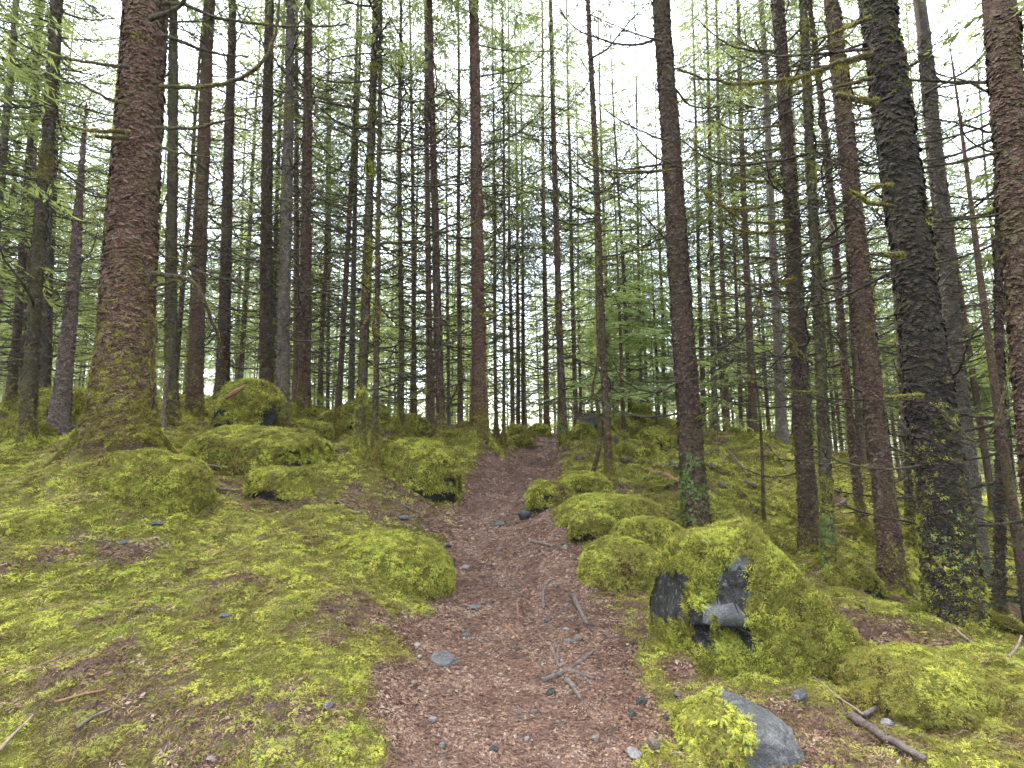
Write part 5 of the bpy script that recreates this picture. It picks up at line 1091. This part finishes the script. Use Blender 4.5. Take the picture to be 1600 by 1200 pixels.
# ------------------------------------------------------------------ stones
SM = {}
def stone_mesh(seed, mat):
    if (seed, mat.name) in SM: return SM[(seed, mat.name)]
    r = np.random.default_rng(seed); V, F = ICO[3]; V = clip_planes(V.copy(), [(unit(r.normal(0, 1, 3)), r.uniform(0.5, 0.85)) for k in range(9)]); V = V * (1 + 0.08 * fbm(V * 2 + seed, 2))[:, None]; V /= np.abs(V).max(0)
    SM[(seed, mat.name)] = mesh('stone', V, None, F, mat, False); return SM[(seed, mat.name)]
def stone(px, py, wpx, hr, mat, label, seed, group=None, name='stone', sink=0.3):
    g = ground_at(px, py); d = np.dot(g - CAM, FWD); w = wpx / FPX * d; o = obj(name, stone_mesh(seed % 9, mat)); o.scale = (w / 2, w * 0.42, w / 2 * hr); o.rotation_euler = (0, 0, seed * 1.7); o.location = g + np.array([0, 0, w / 2 * hr * (1 - 2 * sink) + 0.012])
    return tag(o, label, 'stone', group)
STONES = [
 (695,1037,60,.22,ROCK,'large flat grey stone set in the left of the path'),(820,813,31,.7,ROCKM,'dark grey lump of stone in the middle of the far path'),(783,822,24,.4,ROCK,'flat grey stone left of the dark lump on the far path'),
 (651,1012,13,.6,ROCKW,'white chip at the left path edge, upper of two'),(655,1032,10,.8,ROCKW,'white chip at the left path edge, lower of two'),(729,998,17,.5,ROCK,'grey stone above the large flat one, left of two'),(749,1003,14,.5,ROCK,'grey stone above the large flat one, right of two'),
 (857,973,16,.7,ROCK,'pale grey angular stone near the orange splinter'),(904,1004,17,.9,ROCKT,'tan rounded stone on the right of the path'),(891,1007,15,.6,ROCK,'grey stone leaning on the tan rounded one'),(884,988,13,.6,ROCKW,'pale stone just above the tan rounded one'),(926,968,9,.9,ROCKT,'small orange-tan pebble by the thick branch piece'),
 (739,953,24,.35,ROCK,'long flat grey stone across the left of the path'),(755,948,10,.5,ROCKM,'small dark stone beside the long flat one'),(808,1019,16,.4,ROCKM,'dark flat stone in the middle of the path'),(844,1040,11,.7,ROCK,'small grey stone left of the crossing roots'),(763,1026,9,.6,ROCKW,'small pale stone right of the large flat one'),(877,1036,10,.5,ROCKW,'small white stone between the crossing roots'),
 (861,1086,20,.5,ROCKM,'dark stone with a pale edge left of the lowest root'),(835,1118,11,.8,ROCK,'small grey oval stone low in the path'),(871,1135,12,.8,ROCKT,'tan pebble low in the path, left of a touching pair'),(881,1140,10,.8,ROCK,'grey pebble low in the path, right of a touching pair'),(932,1162,16,.8,ROCKT,'smooth grey-tan egg-shaped stone near the bottom'),(1021,1172,22,.9,ROCKT,'tan round stone beside the angular grey rock'),
 (990,1182,28,.35,ROCKW,'long white stone at the bottom right of the path'),(1001,1103,28,.5,ROCKM,'dark stone below the rock-faced boulder'),(1064,1128,26,.5,ROCK,'grey stone above the angular grey rock'),(1040,1126,12,.7,ROCKM,'small dark pebble left of the grey stone'),(989,1123,15,.7,ROCKM,'dark stone lying below another dark stone'),(823,1161,11,.8,ROCKW,'small white pebble near the bottom of the path'),
 (773,1177,19,.5,ROCKM,'dark stone near the bottom of the path'),(692,1172,16,.6,ROCK,'grey stone near the bottom left of the path'),(675,1130,14,.6,ROCKW,'pale stone at the lower left of the path'),(695,1116,12,.5,ROCK,'grey stone above the pale lower-left one'),(773,885,13,.5,ROCKW,'pale flat stone in the worn middle of the path'),(727,890,16,.5,ROCKW,'pale stone at the left of the worn middle'),
 (778,860,15,.4,ROCK,'flat grey stone upslope of the worn middle'),(884,857,9,.7,ROCKW,'pale pebble right of the branch stub'),(810,922,14,.4,ROCKM,'dark flat stone in the middle distance of the path'),(870,918,9,.6,ROCK,'small grey stone beside the curved root'),(877,958,9,.5,ROCK,'small grey stone left of the thick branch piece'),(646,1073,18,.4,ROCKT,'tan flat chip at the left edge of the path'),
 (1388,1137,24,.65,ROCKW,'smooth white pebble beside the peeling branch'),(1252,1096,28,.8,ROCK,'grey stone in the shadow under the big boulder'),(245,822,26,.35,ROCK,'flat grey stone in the moss before the massive trunk, right of two'),(192,850,20,.3,ROCK,'flat grey stone in the moss before the massive trunk, left of two'),(352,966,20,.35,ROCK,'grey stone showing through the foreground moss'),(1060,1090,14,.5,ROCK,'grey stone at the foot of the rock face'),
 (632,812,20,.5,ROCK,'grey stone on the brown bank left of the path'),(700,856,12,.5,ROCKM,'dark stone at the left edge of the path by the hummock'),(855,712,14,.4,ROCK,'grey stone on the far path below the bend'),(830,726,10,.4,ROCKM,'dark stone on the far path'),(515,1108,22,.4,ROCK,'grey stone in the moss at the left path bank'),(330,1190,16,.4,ROCKW,'pale stone in the moss at the bottom edge'),(864,694,16,.5,ROCK,'grey slab at the right edge of the far path'),
]
for k, s in enumerate(STONES): stone(*s[:6], seed=k * 5 + 3)
# countable little pebbles of the path
r = np.random.default_rng(66)
for k in range(110):
    y = r.uniform(800, 1195) ; i = np.interp(y, [q[0] for q in PE][::-1], [q[2] for q in PE][::-1]); j = np.interp(y, [q[0] for q in PE][::-1], [q[3] for q in PE][::-1])
    m = (ROCK, ROCK, ROCKW, ROCKT, ROCKM)[int(r.integers(0, 5))]; stone(r.uniform(i + 8, j + 30), y, r.uniform(4, 8), r.uniform(0.45, 0.8), m, 'tiny loose pebble scattered on the path', int(r.integers(0, 99)), 'tiny path pebbles', 'pebble', 0.2)
g = pix(1100, 853, 3.75); o = obj('pebble', stone_mesh(2, ROCKW)); o.scale = (.022, .018, .014); o.location = (g[0], g[1], 0); tag(o, 'white pebble lying on top of the big foreground boulder', 'stone')
PEB = o
# fine gravel
gv = MB(); V0, F0 = ICO[1]; r = np.random.default_rng(91)
x, y, R_ = screen_points(r, 0.022, 2.0, 20, math.radians(30)); k = (pathd(x, y) < 0.05) & (r.random(len(x)) < 0.75); x, y, R_ = x[k], y[k], R_[k]; z = H(x, y)
for a, b, c, q in zip(x, y, z, R_):
    s = r.uniform(0.003, 0.0095) * max(1, q / 5); gv.add(V0 * np.array([s * r.uniform(.8, 1.4), s, s * .6]) * (1 + r.uniform(-.25, .25, (len(V0), 1))) + [a, b, c + 0.014], None, F0)
gr = obj('path_gravel', gv.mesh('path_gravel', ROCK, False)); tag(gr, 'fine grey gravel bedded in the path', 'gravel', kind='stuff')
# ------------------------------------------------------------------ thin haze volume, added to lighten the far trees
hz, nt = newmat('added_haze'); pv = nd(nt, 'ShaderNodeVolumePrincipled'); pv.inputs['Color'].default_value = (0.98, 0.97, 0.92, 1); pv.inputs['Density'].default_value = HAZE; pv.inputs['Anisotropy'].default_value = 0.2
nt.links.new(pv.outputs[0], nd(nt, 'ShaderNodeOutputMaterial').inputs['Volume'])
B = np.array([[sx, sy, sz] for sx in (-230, 230) for sy in (-230, 230) for sz in (-14, 34)], float)
ho = obj('haze', mesh('haze', B, [[0, 1, 3, 2], [4, 6, 7, 5], [0, 4, 5, 1], [2, 3, 7, 6], [0, 2, 6, 4], [1, 5, 7, 3]], None, hz, False)); tag(ho, 'thin added haze paling the far trees', 'haze', kind='stuff')
bpy.context.view_layer.update()
# rest the white pebble on the big boulder's own surface
dg = bpy.context.evaluated_depsgraph_get(); hit = None
for ob in bpy.data.objects:
    if ob.name.startswith('rock') and ob.parent and 'big foreground boulder' in ob.parent.get('label', ''):
        inv = ob.matrix_world.inverted(); ok, loc, nn, _ = ob.ray_cast(inv @ Vector(CAM), (inv.to_3x3() @ Vector(pix(1100, 853, 1) - CAM)).normalized())
        if ok: PEB.location = ob.matrix_world @ loc + Vector((0, 0, 0.035))
